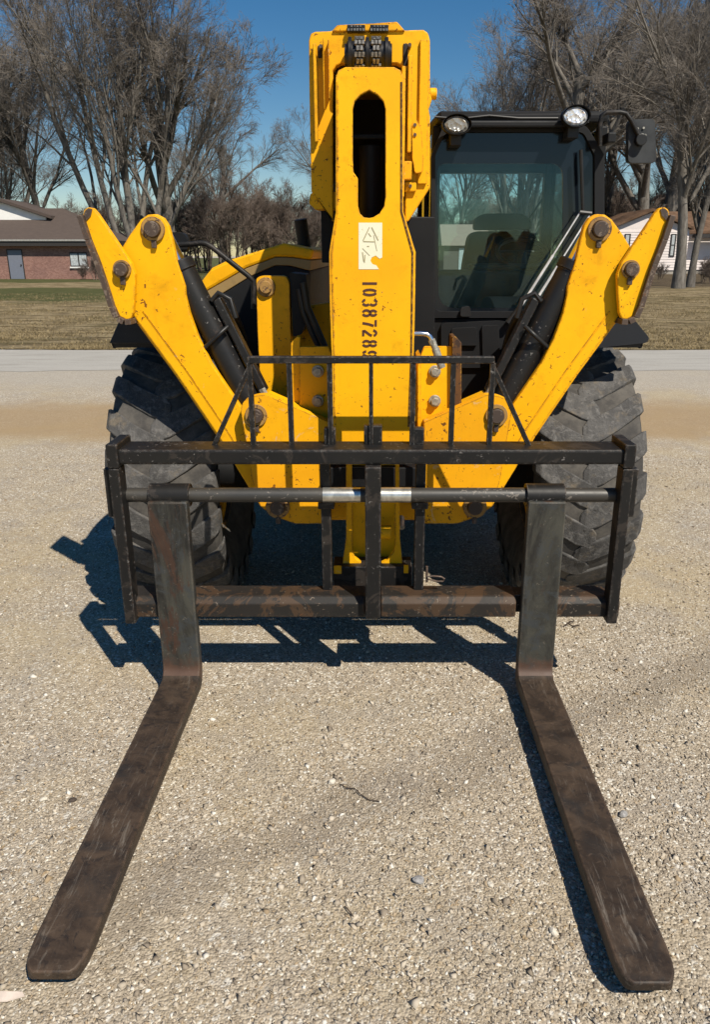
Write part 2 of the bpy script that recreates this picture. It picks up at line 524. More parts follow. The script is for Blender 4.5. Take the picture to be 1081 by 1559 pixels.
# ------------------------------------------------------------------ ground, road, lawn
def m_ground():
    k = NT('gravel_ground')
    co = k.coord('World')
    c1 = k.vor(co, 130, 'F1', 'Color')
    sep = k.n('ShaderNodeSeparateColor'); k.l(c1, sep.inputs[0])
    d1 = k.vor(co, 130, 'F1', 'Distance')
    c2 = k.vor(co, 70, 'F1', 'Color')
    sep2 = k.n('ShaderNodeSeparateColor'); k.l(c2, sep2.inputs[0])
    col = k.mix(sep.outputs[0], (0.275, 0.226, 0.166), (0.50, 0.428, 0.33))
    col = k.mix(k.ramp(sep.outputs[1], 0.90, 0.95), col, (0.70, 0.66, 0.57))
    col = k.mix(k.ramp(sep2.outputs[1], 0.93, 0.97), col, (0.58, 0.54, 0.47))
    col = k.mix(k.math('MULTIPLY', k.ramp(sep.outputs[2], 0.9, 0.95), 0.7), col, (0.15, 0.125, 0.095))
    big = k.noise(co, 0.8, 6, 0.6, 0.6)
    col = k.mix(k.math('MULTIPLY', k.ramp(big, 0.42, 0.68), 0.55), col, (0.42, 0.335, 0.20))
    med = k.noise(co, 3.5, 5, 0.6)
    col = k.mix(k.math('MULTIPLY', k.ramp(med, 0.45, 0.72), 0.5), col, (0.29, 0.26, 0.225))
    # packed sandy lane that crosses behind the machine
    xyz = k.n('ShaderNodeSeparateXYZ'); k.l(co, xyz.inputs[0])
    yy = k.math('ADD', xyz.outputs[1], k.math('MULTIPLY', k.noise(co, 0.9, 5, 0.65), 1.6))
    lane = k.math('MULTIPLY', k.ramp(yy, 7.9, 8.7), k.math('SUBTRACT', 1.0, k.ramp(yy, 9.7, 10.8)))
    col = k.mix(k.math('MULTIPLY', lane, 0.72), col, (0.33, 0.225, 0.115))
    # old wheel track crossing the yard at a slant
    tr = k.math('ADD', k.math('SUBTRACT', xyz.outputs[1], k.math('MULTIPLY', xyz.outputs[0], 0.62)), k.math('MULTIPLY', k.noise(co, 2.5, 4, 0.6), 0.5))
    band = k.math('MULTIPLY', k.ramp(tr, 2.18, 2.34), k.math('SUBTRACT', 1.0, k.ramp(tr, 2.42, 2.62)))
    col = k.mix(k.math('MULTIPLY', band, 0.5), col, (0.20, 0.165, 0.125))
    far = k.ramp(yy, 10.6, 12.2)
    col = k.mix(k.math('MULTIPLY', far, 0.7), col, k.mix(sep2.outputs[0], (0.32, 0.285, 0.235), (0.46, 0.42, 0.36)))
    k.set(col, 0.95, 0, 0.15)
    hh = k.math('ADD', k.math('MULTIPLY', k.math('SUBTRACT', 1.0, d1), 1.0), k.math('MULTIPLY', k.noise(co, 12, 5), 0.9))
    k.bump(hh, 0.8, 0.006)
    return k.m
M['ground'] = m_ground()
g = MB()
g.add([(-400, -60, 0), (400, -60, 0), (400, 700, 0), (-400, 700, 0)], [(0, 1, 2, 3)])
build(g, 'ground', 'ground', kind='structure', normals=False)

def m_road():
    k = NT('grey_road')
    co = k.coord('World', (0.12, 1, 1))
    cw = k.coord('World')
    col = k.mix(k.noise(co, 3.2, 5, 0.6), (0.27, 0.255, 0.228), (0.43, 0.41, 0.37))
    col = k.mix(k.math('MULTIPLY', k.ramp(k.noise(cw, 40, 4), 0.5, 0.7), 0.5), col, (0.50, 0.475, 0.43))
    col = k.mix(k.math('MULTIPLY', k.ramp(k.noise(co, 6, 6, 0.7), 0.5, 0.66), 0.5), col, (0.23, 0.21, 0.18))
    k.set(col, 0.9, 0, 0.2)
    k.bump(k.noise(cw, 50, 4), 0.4, 0.01)
    return k.m
M['road'] = m_road()
g = MB()
xs = np.linspace(-140, 140, 561)
jit = np.convolve(rng.normal(0, 1, 620), np.ones(6) / 6, 'same')[:561]
n = len(xs)
vs = [(x, 12.25 + 0.35 * j, 0.004) for x, j in zip(xs, jit)] + [(x, 15.05, 0.004) for x in xs]
g.add(vs, [(i, i + 1, n + i + 1, n + i) for i in range(n - 1)])
build(g, 'road', 'road', kind='structure', normals=False)

def m_lawn():
    k = NT('winter_lawn')
    co = k.coord('World')
    st = k.coord('World', (0.35, 1, 1))
    col = k.mix(k.ramp(k.noise(st, 2.6, 8, 0.75), 0.38, 0.62), (0.13, 0.096, 0.05), (0.40, 0.315, 0.185))
    col = k.mix(k.math('MULTIPLY', k.ramp(k.noise(st, 0.6, 5, 0.65), 0.5, 0.66), 0.7), col, (0.10, 0.083, 0.036))
    xyz = k.n('ShaderNodeSeparateXYZ'); k.l(co, xyz.inputs[0])
    yy = k.math('ADD', xyz.outputs[1], k.math('MULTIPLY', k.noise(co, 0.25, 4), 8.0))
    left = k.math('SUBTRACT', 1.0, k.ramp(xyz.outputs[0], -6.0, 2.0))
    gr = k.math('MULTIPLY', k.math('MULTIPLY', k.ramp(yy, 33.5, 36.0), left), k.math('SUBTRACT', 1.0, k.ramp(yy, 46.0, 48.0)))
    gr2 = k.math('MULTIPLY', k.math('MULTIPLY', k.ramp(yy, 55.0, 57.0), left), 1.0)
    gr = k.math('MAXIMUM', gr, gr2)
    green = k.mix(k.noise(st, 1.5, 5), (0.045, 0.062, 0.018), (0.085, 0.095, 0.032))
    col = k.mix(k.math('MULTIPLY', gr, 0.85), col, green)
    brown = k.math('MULTIPLY', k.ramp(yy, 47.0, 49.5), k.ramp(xyz.outputs[0], 4.0, 9.0))
    col = k.mix(k.math('MULTIPLY', brown, 0.8), col, (0.075, 0.055, 0.038))
    k.set(col, 0.95, 0, 0.1)
    k.bump(k.math('ADD', k.noise(st, 9, 8, 0.75), k.noise(co, 3, 4)), 1.0, 0.12)
    return k.m
M['lawn'] = m_lawn()
g = MB()
xs = np.linspace(-200, 200, 801)
jit = np.convolve(rng.normal(0, 1, 860), np.ones(4) / 4, 'same')[:801]
n = len(xs)
vs = [(x, 15.0 + 0.12 * j, 0.012) for x, j in zip(xs, jit)] + [(x, 400, 0.012) for x in xs]
g.add(vs, [(i, i + 1, n + i + 1, n + i) for i in range(n - 1)])
build(g, 'lawn', 'lawn', kind='structure', normals=False)

def np_mesh(name, verts, tris, mat, smooth=False):
    me = bpy.data.meshes.new(name)
    nv, nt = len(verts), len(tris)
    me.vertices.add(nv)
    me.vertices.foreach_set('co', np.ascontiguousarray(verts, dtype=np.float32).ravel())
    me.loops.add(nt * 3)
    me.loops.foreach_set('vertex_index', np.ascontiguousarray(tris, dtype=np.int32).ravel())
    me.polygons.add(nt)
    me.polygons.foreach_set('loop_start', np.arange(0, nt * 3, 3, dtype=np.int32))
    me.polygons.foreach_set('loop_total', np.full(nt, 3, dtype=np.int32))
    if smooth:
        me.polygons.foreach_set('use_smooth', np.ones(nt, dtype=bool))
    me.update(calc_edges=True)
    me.validate()
    me.materials.append(M[mat])
    return me

# dry grass tufts on the near part of the lawn
k = NT('dry_grass')
ge = k.n('ShaderNodeNewGeometry')
k.set(k.mix(ge.outputs['Random Per Island'], (0.15, 0.112, 0.055), (0.34, 0.265, 0.145)), 0.9, 0, 0.1)
M['grass'] = k.m
NB = 150000
gy = 15.0 + 22 * rng.random(NB) ** 1.7
gx = (rng.random(NB) - 0.5) * 2 * (gy * 0.62 + 2)
clump = np.sin(gx * 2.1 + 1.3 * np.sin(gy * 1.7)) + np.sin(gx * 0.9 - gy * 1.3) + rng.normal(0, 0.7, NB)
keep = clump > -0.6
gx, gy, clump = gx[keep], gy[keep], clump[keep]
NB = len(gx)
hh = (0.025 + 0.04 * rng.random(NB)) * (0.8 + 0.25 * np.clip(clump, 0, 2))
an = rng.random(NB) * 2 * np.pi
ww = 0.004 + 0.006 * rng.random(NB)
ln = rng.normal(0, 0.05, (NB, 2))
base = np.stack([gx, gy, np.full(NB, 0.010)], 1)
sd = np.stack([np.cos(an) * ww, np.sin(an) * ww, np.zeros(NB)], 1)
tip = base + np.stack([ln[:, 0], ln[:, 1], hh], 1)
V = np.stack([base - sd, base + sd, tip], 1).reshape(-1, 3)
T = np.arange(NB * 3).reshape(-1, 3)
o = bpy.data.objects.new('grass', np_mesh('grass', V, T, 'grass'))
COL.objects.link(o)
o['kind'] = 'stuff'; o['label'] = 'dry straw coloured grass growing along the far road edge'; o['category'] = 'grass'

# loose crushed stones
k = NT('crushed_stone')
ge = k.n('ShaderNodeNewGeometry')
r_ = ge.outputs['Random Per Island']
col = k.mix(r_, (0.245, 0.200, 0.150), (0.58, 0.508, 0.405))
rr = k.math('FRACT', k.math('MULTIPLY', r_, 37.7))
col = k.mix(k.ramp(rr, 0.88, 0.93), col, (0.74, 0.70, 0.62))
r3 = k.math('FRACT', k.math('MULTIPLY', r_, 91.3))
col = k.mix(k.math('MULTIPLY', k.ramp(r3, 0.90, 0.94), 0.8), col, (0.14, 0.11, 0.085))
r4 = k.math('FRACT', k.math('MULTIPLY', r_, 153.1))
col = k.mix(k.math('MULTIPLY', k.ramp(r4, 0.80, 0.86), 0.6), col, (0.36, 0.25, 0.13))
co = k.coord('World')
col = k.mix(k.math('MULTIPLY', k.noise(co, 160, 4), 0.3), col, (0.30, 0.25, 0.18))
k.set(col, 0.9, 0, 0.2)
M['stone'] = k.m
NS = 215000
sy = 0.35 + 6.5 * rng.random(NS) ** 1.55
sx = (rng.random(NS) - 0.5) * 2 * (sy * 0.55 + 0.65)
fld = (np.sin(sx * 2.3 + 1.1 * np.sin(sy * 1.9) + 0.6) + np.sin(sx * 1.1 - sy * 2.6 + 2.0) + 0.7 * np.sin(sx * 5.1 + sy * 4.3) + 0.5 * np.sin(sy * 9.0 - sx * 3.7))
keep = (fld + rng.normal(0, 0.9, NS)) > -1.15
sx, sy, fld = sx[keep], sy[keep], fld[keep]
NS = len(sx)
sr = np.clip(np.exp(rng.normal(math.log(0.0036), 0.42, NS)), 0.0018, 0.012)
oct_v = np.array([(1, 0, 0), (-1, 0, 0), (0, 1, 0), (0, -1, 0), (0, 0, 1), (0, 0, -1)], float)
oct_f = np.array([(0, 2, 4), (2, 1, 4), (1, 3, 4), (3, 0, 4), (2, 0, 5), (1, 2, 5), (3, 1, 5), (0, 3, 5)])
vv = oct_v[None] * (1 + rng.normal(0, 0.24, (NS, 6, 1))) + rng.normal(0, 0.30, (NS, 6, 3))
vv *= np.stack([rng.uniform(0.9, 1.5, NS), rng.uniform(0.7, 1.2, NS), rng.uniform(0.5, 0.85, NS)], 1)[:, None, :]
an = rng.random(NS) * 2 * np.pi
ca, sa = np.cos(an)[:, None], np.sin(an)[:, None]
vx = vv[:, :, 0] * ca - vv[:, :, 1] * sa
vy = vv[:, :, 0] * sa + vv[:, :, 1] * ca
tl = rng.normal(0, 0.35, (NS, 1))
vz = vv[:, :, 2] + tl * vx
vv = np.stack([vx, vy, vz], 2) * sr[:, None, None]
vv += np.stack([sx, sy, sr * 0.10], 1)[:, None, :]
T = (oct_f[None] + (np.arange(NS) * 6)[:, None, None]).reshape(-1, 3)
o = bpy.data.objects.new('gravel', np_mesh('gravel', vv.reshape(-1, 3), T, 'stone'))
COL.objects.link(o)
o['kind'] = 'stuff'; o['label'] = 'loose crushed limestone gravel covering the yard'; o['category'] = 'gravel'

# ------------------------------------------------------------------ telehandler
TH = empty('telehandler', (0.017, 4.0, 0.0),
           'yellow telehandler with raised stabilizer legs, tall boom nose and black cab', 'telehandler')
YS = 3.20      # front plane of the stabilizer legs
YN = 3.10      # front plane of the boom nose
YH = 3.50      # front plane of the outer boom head

# --- wheels
def lathe_x(profile, n=48):
    mb = MB(); m = len(profile)
    vs = []
    for i in range(n):
        t = 2 * math.pi * i / n
        for x, r in profile:
            vs.append((x, -r * KR * math.cos(t), r * KR * math.sin(t)))
    fs = []
    for i in range(n):
        for j in range(m - 1):
            a, b = i * m + j, ((i + 1) % n) * m + j
            fs.append((a, b, b + 1, a + 1))
    mb.add(vs, fs)
    return mb

TR = 0.655
KR = TR / 0.637
prof = [(-.15, .33), (-.215, .40), (-.238, .48), (-.246, .575), (-.228, .607), (-.1, .624), (0, .626), (.1, .624), (.228, .607), (.246, .575), (.238, .48), (.215, .40), (.15, .33), (-.15, .33)]
rimp = [(.155, .335), (.13, .335), (.12, .30), (.05, .28), (.04, .14), (.10, .13), (.10, .0), (-.10, .0), (-.10, .14), (-.12, .30), (-.13, .335), (-.155, .335), (.155, .335)]
def lug_mesh(sx):
    secs = [(-.045, .630, -.035, .055), (-.02, .637, -.015, .088), (.05, .637, .03, .095), (.12, .634, .095, .092), (.180, .634, .165, .092), (.235, .628, .225, .086), (.256, .606, .25, .078), (.260, .560, .265, .070)]
    vs = []; fs = []
    for x, r, ph, hw in secs:
        for rr, w in ((r - .045, hw * 1.10), (r, hw), ):
            for sg in (-1, 1):
                t = ph + sg * w
                xx = x if rr == r else (x * 0.97 if x > 0.2 else x)
                vs.append((sx * xx, -rr * KR * math.cos(t), rr * KR * math.sin(t)))
    for i in range(len(secs) - 1):
        a, b = i * 4, i * 4 + 4
        fs += [(a + 2, a + 3, b + 3, b + 2), (a, a + 2, b + 2, b), (a + 3, a + 1, b + 1, b + 3), (a + 1, a, b, b + 1)]
    fs += [(0, 1, 3, 2)]
    e = (len(secs) - 1) * 4
    fs += [(e, e + 2, e + 3, e + 1)]
    mb = MB(); mb.add(vs, fs)
    return mb

NL = 20
def make_wheel(side, x, y):
    w = build(lathe_x(rimp, 32), 'wheel', 'yellow', TH, smooth=True, origin=(0, 0, 0))
    w.location = Vector((x, y, TR)) - W[TH.name]
    t = build(lathe_x(prof, 60), 'tyre', 'carcass', w, smooth=True, origin=(0, 0, 0)); t.location = (0, 0, 0)
    first = {}
    for sg in (-1, 1):
        for i in range(NL):
            if sg not in first:
                l = build(lug_mesh(sg), 'tread_lug', 'rubber', w, bevel=0.007, origin=(0, 0, 0))
                first[sg] = l
            else:
                l = first[sg].copy(); COL.objects.link(l); l.parent = w
            l.location = (0, 0, 0)
            l.rotation_euler = (-(2 * math.pi * (i + (0.5 if sg * side > 0 else 0.0)) / NL + 0.07 * side), 0, 0)
    return w
AY = 3.99
XL, XR = 0.017 - 1.232 + 0.246, 0.017 + 1.232 - 0.246
wl = make_wheel(-1, XL, AY)
wr = make_wheel(1, XR, AY)
for src, x in ((wl, XL), (wr, XR)):
    c = src.copy(); COL.objects.link(c)
    c.location = Vector((x, AY + 2.75, TR)) - W[TH.name]
    for ch in src.children:
        q = ch.copy(); COL.objects.link(q); q.parent = c

# --- chassis and axles
ch = MB()
ch.box(-.36, .40, 3.42, 8.2, .62, .95)
ch.box(-.42, .46, 3.40, 3.50, .58, 1.02)
chas = build(ch, 'chassis', 'yellow', TH, 0.006)
for y in (AY, AY + 2.75):
    ax = MB()
    ax.cyl((-.95, y, TR), (.98, y, TR), .11, 16)
    ax.cyl((0.017, y - .22, TR), (0.017, y + .22, TR), .22, 20)
    build(ax, 'axle', 'black_clean', TH, smooth=True)
bel = MB(); bel.box(-.75, .80, 4.75, 6.2, .45, .80)
build(bel, 'belly_guard', 'black_clean', TH, 0.02)

# --- front frame between the legs (left/right mirrored about u = 573)
hs = [(366, 622), (371, 610), (386, 603), (404, 601), (500, 643), (500, 797), (449, 797), (420, 787), (396, 771), (384, 730)]
for nm, uv in (('l', hs), ('r', mir(hs))):
    p = plate('stabilizer_housing', rnd(uv, [6, 8, 8, 4, 0, 0, 4, 6, 6, 4] if nm == 'l' else [4, 6, 6, 4, 0, 0, 4, 8, 8, 6]), YS, 0.06, 'yellow_worn', TH, 0.005)
    back = plate('housing_back', uv, YS + 0.19, 0.04, 'yellow', p, 0.004)
    s0 = [(404, 601), (500, 643), (500, 655), (404, 613)]
    s0 = s0 if nm == 'l' else mir(s0)
    q = [at(u, v, YS) for u, v in s0]
    plate('top_flange', s0, YS + 0.062, 0.125, 'yellow', p, 0.004)
# central crossmember behind the boom nose
plate('crossmember', [(440, 655), (706, 655), (706, 792), (440, 792)], YS + 0.25, 0.06, 'yellow', TH, 0.004)
# upright plates with two bolts each
up = [(640, 545), (646, 528), (690, 528), (690, 640), (640, 660)]
for sgn in (0, 1):
    uv = up if sgn == 0 else mir(up)
    p = plate('mount_plate', rnd(uv, 3), 3.34, 0.03, 'yellow', TH, 0.004)
    cu = 662 if sgn == 0 else 2 * 573 - 662
    for v in (565, 610):
        b = MB()
        c = at(cu, v, 3.34)
        b.cyl((c[0], 3.328, c[2]), (c[0], 3.34, c[2]), .026, 20)
        b.cyl((c[0], 3.308, c[2]), (c[0], 3.329, c[2]), .0185, 6)
        build(b, 'bolt', 'zinc', p, 0.002)
    # thick edge plate
    e = [(689, 513), (694, 512), (703, 522), (703, 622), (689, 622)]
    e = e if sgn == 0 else mir(e)
    plate('edge_plate', e, 3.31 if sgn == 0 else 3.37, 0.14 if sgn == 0 else 0.06, 'orange_edge' if sgn == 0 else 'yellow', p, 0.003)
    w = [(636, 545), (641, 540), (641, 660), (636, 660)]
    plate('edge_strip', w if sgn == 0 else mir(w), 3.30, 0.2, 'yellow', p, 0.003)

# --- stabilizer legs
z4 = lambda pts: [(110 + x / 2.7025, 290 + y / 2.7025) for x, y in pts]
leg = z4([(196, 246), (235, 182), (280, 120), (310, 99), (345, 97), (375, 113), (395, 145), (410, 200), (430, 290), (464, 395), (466, 432), (482, 505), (520, 610), (572, 712), (640, 812), (694, 890)]) + \
    [(376, 668), (392, 705), (425, 735), (447, 752), (447, 782), (420, 786), (396, 771), (362, 716), (332, 664), (268, 570), (203, 482)]
leg_bend = [0] * len(leg)
foot = z4([(42, 100), (46, 80), (62, 68), (84, 72), (105, 96), (200, 236), (242, 300), (258, 345), (256, 430), (250, 505), (240, 528), (215, 530), (192, 518), (172, 475), (150, 405), (115, 300), (75, 200)])
web_l = [(203, 482), (268, 570), (332, 664), (362, 716), (396, 771)]
for side in (0, 1):
    T_ = (lambda a: a) if side == 0 else (lambda a: mir(a))
    P = (lambda u: u) if side == 0 else (lambda u: 1146 - u)
    s = 1 if side == 0 else -1
    L = plate('stabilizer_leg', T_(leg), YS + 0.066, 0.035, 'yellow', TH, 0.006)
    plate('rear_plate', T_(leg), YS + 0.185, 0.03, 'yellow', L, 0.004)
    # outer web that closes the leg
    mb = MB()
    wl_ = [(P(u), v) for u, v in web_l]
    for a, b in zip(wl_[:-1], wl_[1:]):
        p0, p1 = Vector(at(*a, YS)), Vector(at(*b, YS))
        n_ = Vector((s * (-(p1.z - p0.z)), 0, s * (p1.x - p0.x))).normalized()
        if n_.dot(Vector((s, 0, 0.3))) < 0: n_ = -n_
        i0, i1 = p0 + n_ * 0.022, p1 + n_ * 0.022
        y0, y1 = YS + 0.075, YS + 0.20
        vs = []
        for y in (y0, y1):
            for q in (p0, p1, i1, i0):
                # stay on the leg's own outline at its real place
                vs.append((q.x * (YS + .066) / YS, y, H + (q.z - H) * (YS + .066) / YS))
        mb.add(vs, [(0, 1, 2, 3), (7, 6, 5, 4), (0, 4, 5, 1), (1, 5, 6, 2), (2, 6, 7, 3), (3, 7, 4, 0)])
    build(mb, 'outer_web', 'yellow_worn', L, 0.003)
    band_o = [(203, 482), (268, 570), (332, 664), (352, 697)]
    mb = MB()
    yb = YS + .066
    for a, b in zip(band_o[:-1], band_o[1:]):
        q = []
        for u, v in (a, b):
            p_ = Vector(at(P(u), v, yb)); i_ = Vector(at(P(u + 15), v - 9, yb))
            q.append((p_, i_))
        (p0, i0_), (p1, i1_) = q
        vs = [(p0.x, yb + .020, p0.z), (p1.x, yb + .020, p1.z), (i1_.x, yb - .004, i1_.z), (i0_.x, yb - .004, i0_.z)]
        vs += [(p0.x, yb + .030, p0.z), (p1.x, yb + .030, p1.z), (i1_.x, yb + .004, i1_.z), (i0_.x, yb + .004, i0_.z)]
        oo = Vector((-s * .010, 0, -.006))
        for n_ in (0, 1, 4, 5):
            vs[n_] = (vs[n_][0] + oo.x, vs[n_][1], vs[n_][2] + oo.z)
        mb.add(vs, [(0, 1, 2, 3), (7, 6, 5, 4), (0, 4, 5, 1), (1, 5, 6, 2), (2, 6, 7, 3), (3, 7, 4, 0)])
    build(mb, 'folded_edge', 'yellow_worn', L, 0.002)
    # foot: flat plate with a turned flange along the outside
    Fp = plate('stabilizer_foot', T_(foot), YS + 0.015, 0.03, 'yellow', TH, 0.005)
    fl = z4([(42, 100), (75, 200), (115, 300), (150, 405), (172, 475), (192, 518), (215, 530), (240, 528)])
    mb = MB()
    fl = [(P(u), v) for u, v in fl]
    for a, b in zip(fl[:-1], fl[1:]):
        p0, p1 = Vector(at(*a, YS)), Vector(at(*b, YS))
        d_ = (p1 - p0).normalized()
        n_ = Vector((-d_.z, 0, d_.x))
        if n_.x * s > 0: n_ = -n_
        if abs(n_.x) < 0.6 and n_.z > 0: n_ = -n_
        o0, o1 = p0 + n_ * 0.022, p1 + n_ * 0.022
        y0, y1 = YS - 0.012, YS + 0.20
        vs = [(q.x, y, q.z) for y in (y0, y1) for q in (p0, p1, o1, o0)]
        mb.add(vs, [(0, 1, 2, 3), (7, 6, 5, 4), (0, 4, 5, 1), (1, 5, 6, 2), (2, 6, 7, 3), (3, 7, 4, 0)])
    build(mb, 'foot_flange', 'orange_edge' if False else 'dark_steel', Fp, 0.002)
    # worn bare tip
    tp = z4([(46, 96), (52, 82), (64, 73), (80, 77), (74, 104), (56, 124)])
    plate('bare_tip', [(P(u), v) for u, v in tp] if side == 0 else [(P(u), v) for u, v in tp][::-1], YS + 0.010, 0.006, 'dark_steel', Fp, 0.0)
    # pins
    for (u, v, rr, rb, par, yy) in ((233, 349, 17, 11.5, L, YS + .066), (186, 410, 13, 10, Fp, YS + .015), (390, 632, 17, 11.5, L, YS), (423, 771, 19, 12, L, YS)):
        c = at(P(u), v, yy)
        sc = c[1] / F
        a = MB()
        n = 28; ro, ri = rr * sc, rb * sc
        a.prism_hole([(c[0] + ro * math.cos(2 * math.pi * i / n), yy - .012, c[2] + ro * math.sin(2 * math.pi * i / n)) for i in range(n)],
                     [(c[0] + ri * math.cos(2 * math.pi * i / n), yy - .012, c[2] + ri * math.sin(2 * math.pi * i / n)) for i in range(n)], (0, .014, 0))
        ring = build(a, 'pin_collar', 'washer', par, 0.003)
        a = MB()
        a.cyl((c[0], yy - .032, c[2]), (c[0], yy + .17, c[2]), ri * 0.96, 24)
        a.box(c[0] - .010, c[0] + .010, yy - .016, yy - .001, c[2] - ro - .024, c[2] - ro + .006)
        build(a, 'pin', 'dark_steel', par, 0.003, smooth=True)
    # hydraulic cylinder with guard strip, pipe and hose fittings
    yc = YS + 0.14
    p0, p1 = Vector(at(P(391), 634, yc)), Vector(at(P(243), 347, yc))
    d_ = (p1 - p0)
    a = MB()
    a.cyl(p0 + d_ * 0.03, p0 + d_ * 0.80, 0.057, 28)
    a.cyl(p0 + d_ * 0.78, p0 + d_ * 0.83, 0.065, 28)
    a.cyl(p0 + d_ * 0.02, p0 + d_ * 0.07, 0.064, 28)
    cy = build(a, 'stabilizer_cylinder', 'cylinder', TH, 0.004, smooth=True)
    a = MB(); a.cyl(p0 + d_ * 0.8, p1, 0.035, 20)
    build(a, 'piston_rod', 'chrome', cy, smooth=True)
    # guard rail strip on the inner flank
    nrm = Vector((s * abs(d_.z), 0, s * s * 0 + abs(d_.x))).normalized()
    q0, q1 = p0 + d_ * 0.10 + nrm * 0.082, p0 + d_ * 0.60 + nrm * 0.082
    a = MB(); a.bar(q0, q1, 0.034, 0.07)
    build(a, 'valve_pipe', 'cylinder', cy, 0.006)
    # curved pipe across the barrel
    c0 = p0 + d_ * 0.46 + nrm * 0.075 + Vector((0, -.05, 0))
    c1 = p0 + d_ * 0.44 + Vector((0, -.085, 0)) + nrm * 0.02
    c2 = p0 + d_ * 0.42 - nrm * 0.062 + Vector((0, -.055, 0))
    c3 = p0 + d_ * 0.34 - nrm * 0.082 + Vector((0, -.04, 0))
    a = MB(); a.tube([c0, c0 * .5 + c1 * .5 + Vector((0, -.012, 0)), c1, c2 + nrm * .012, c2 - d_ * .01, c3], .009, 10)
    build(a, 'transfer_pipe', 'hose', cy, smooth=True)
    a = MB(); a.cyl(c3, c3 - d_.normalized() * .028, .015, 6); a.cyl(c3 - d_.normalized() * .034, c3 - d_.normalized() * .075, .0135, 12)
    build(a, 'hose_fitting', 'zinc', cy, 0.001)
    e0 = c3 - d_.normalized() * .07
    e1 = p0 + d_ * 0.12 - nrm * 0.07 + Vector((0, -.03, 0))
    a = MB(); a.tube([e0, e0 * .6 + e1 * .4 + Vector((0, -.008, 0)), e1, e1 - d_ * .10 + nrm * .03], .0125, 10)
    build(a, 'hose', 'hose', cy, smooth=True)
    f0 = q0 + Vector((0, -.03, 0)) + d_ * 0.02
    a = MB(); a.cyl(f0, f0 - d_.normalized() * .03, .016, 6); a.cyl(f0 - d_.normalized() * .034, f0 - d_.normalized() * .075, .014, 12)
    build(a, 'hose_fitting', 'zinc', cy, 0.001)
    a = MB()
    h0 = p0 + d_ * 0.60 + nrm * 0.09 + Vector((0, -.03, 0))
    a.tube([h0 - nrm * .03, h0 + d_ * .02 + nrm * .01, h0 + nrm * .045 - d_ * .03, h0 + nrm * .03 - d_ * .12], .011, 10)
    build(a, 'hose', 'hose', cy, smooth=True)

# --- boom nose (gooseneck)
out = [(511, 118), (515, 107), (526, 102), (600, 102), (610, 107), (614, 118), (614, 322), (633, 384), (632, 470), (630, 545), (626, 655), (625, 700), (507, 700), (506, 655), (505, 545), (502, 470), (501, 384), (511, 324)]
slot = [(537, 166), (540, 154), (549, 144), (562, 137), (575, 144), (584, 154), (587, 166), (587, 300), (585, 314), (578, 325), (568, 331), (562, 332), (554, 331), (548, 325), (545, 314), (545, 272), (538, 262), (537, 240)]
nose = plate('boom_nose', out, YN, 0.022, 'yellow_nose', TH, 0.004, hole=slot)
mb = MB()
# side walls of the nose, run back into the boom head
for idx in (0, 1):
    line = [(614, 112), (614, 322), (633, 384), (630, 545), (626, 700)] if idx else [(511, 112), (511, 324), (501, 384), (505, 545), (507, 700)]
    sg = -1 if idx else 1
    deep = [0.75, 0.75, 0.55, 0.38, 0.28]
    P0 = [Vector(at(u, v, YN)) for u, v in line]
    n = len(P0)
    vs = []
    for off in (0.0, 0.016):
        for p in P0: vs.append((p.x + sg * off, YN + 0.020, p.z))
        for p, dd in zip(P0, deep): vs.append((p.x + sg * off, YN + dd, p.z))
    m = 2 * n
    fs = []
    for i in range(n - 1):
        fs += [(i, i + 1, n + i + 1, n + i), (m + i, m + n + i, m + n + i + 1, m + i + 1),
               (i, m + i, m + i + 1, i + 1), (n + i, n + i + 1, m + n + i + 1, m + n + i)]
    fs += [(0, n, m + n, m), (n - 1, m + n - 1, m + 2 * n - 1, 2 * n - 1)]
    mb.add(vs, fs)
build(mb, 'side_wall', 'yellow', nose, 0.002)
for sgn in (0, 1):
    # raised seam along both long edges
    ln_ = [(611, 125), (611, 322), (628, 385), (626, 545), (622, 650)] if sgn else [(514, 125), (514, 326), (505, 386), (509, 545), (510, 650)]
    mb = MB()
    mb.tube([at(u, v, YN + 0.001) for u, v in ln_], 0.0045, 6)
    build(mb, 'weld_seam', 'orange_edge' if sgn else 'yellow_worn', nose, smooth=True)
mb = MB()
a0, a1 = at(514, 112, YN), at(611, 112, YN)
mb.box(a0[0] + .012, a1[0] - .012, YN + .022, YN + .75, a0[2] - .012, a0[2] + .004)
build(mb, 'top_wall', 'yellow', nose, 0.002)
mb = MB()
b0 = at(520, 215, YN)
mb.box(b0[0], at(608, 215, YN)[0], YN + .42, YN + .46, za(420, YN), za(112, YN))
build(mb, 'inner_wall', 'void_shade', nose)  # closes the nose; its dark colour paints the shade behind the slot
mb = MB()
c0 = at(572, 222, YN + .15)
mb.cyl((c0[0] - .02, YN + .19, za(222, YN + .19)), (c0[0] - .02, YN + .19, za(345, YN + .19)), .045, 16)
mb.box(c0[0] - .09, c0[0] + .08, YN + .14, YN + .34, za(212, YN + .15), za(204, YN + .15))
build(mb, 'tilt_cylinder', 'black_clean', nose, 0.004, smooth=True)

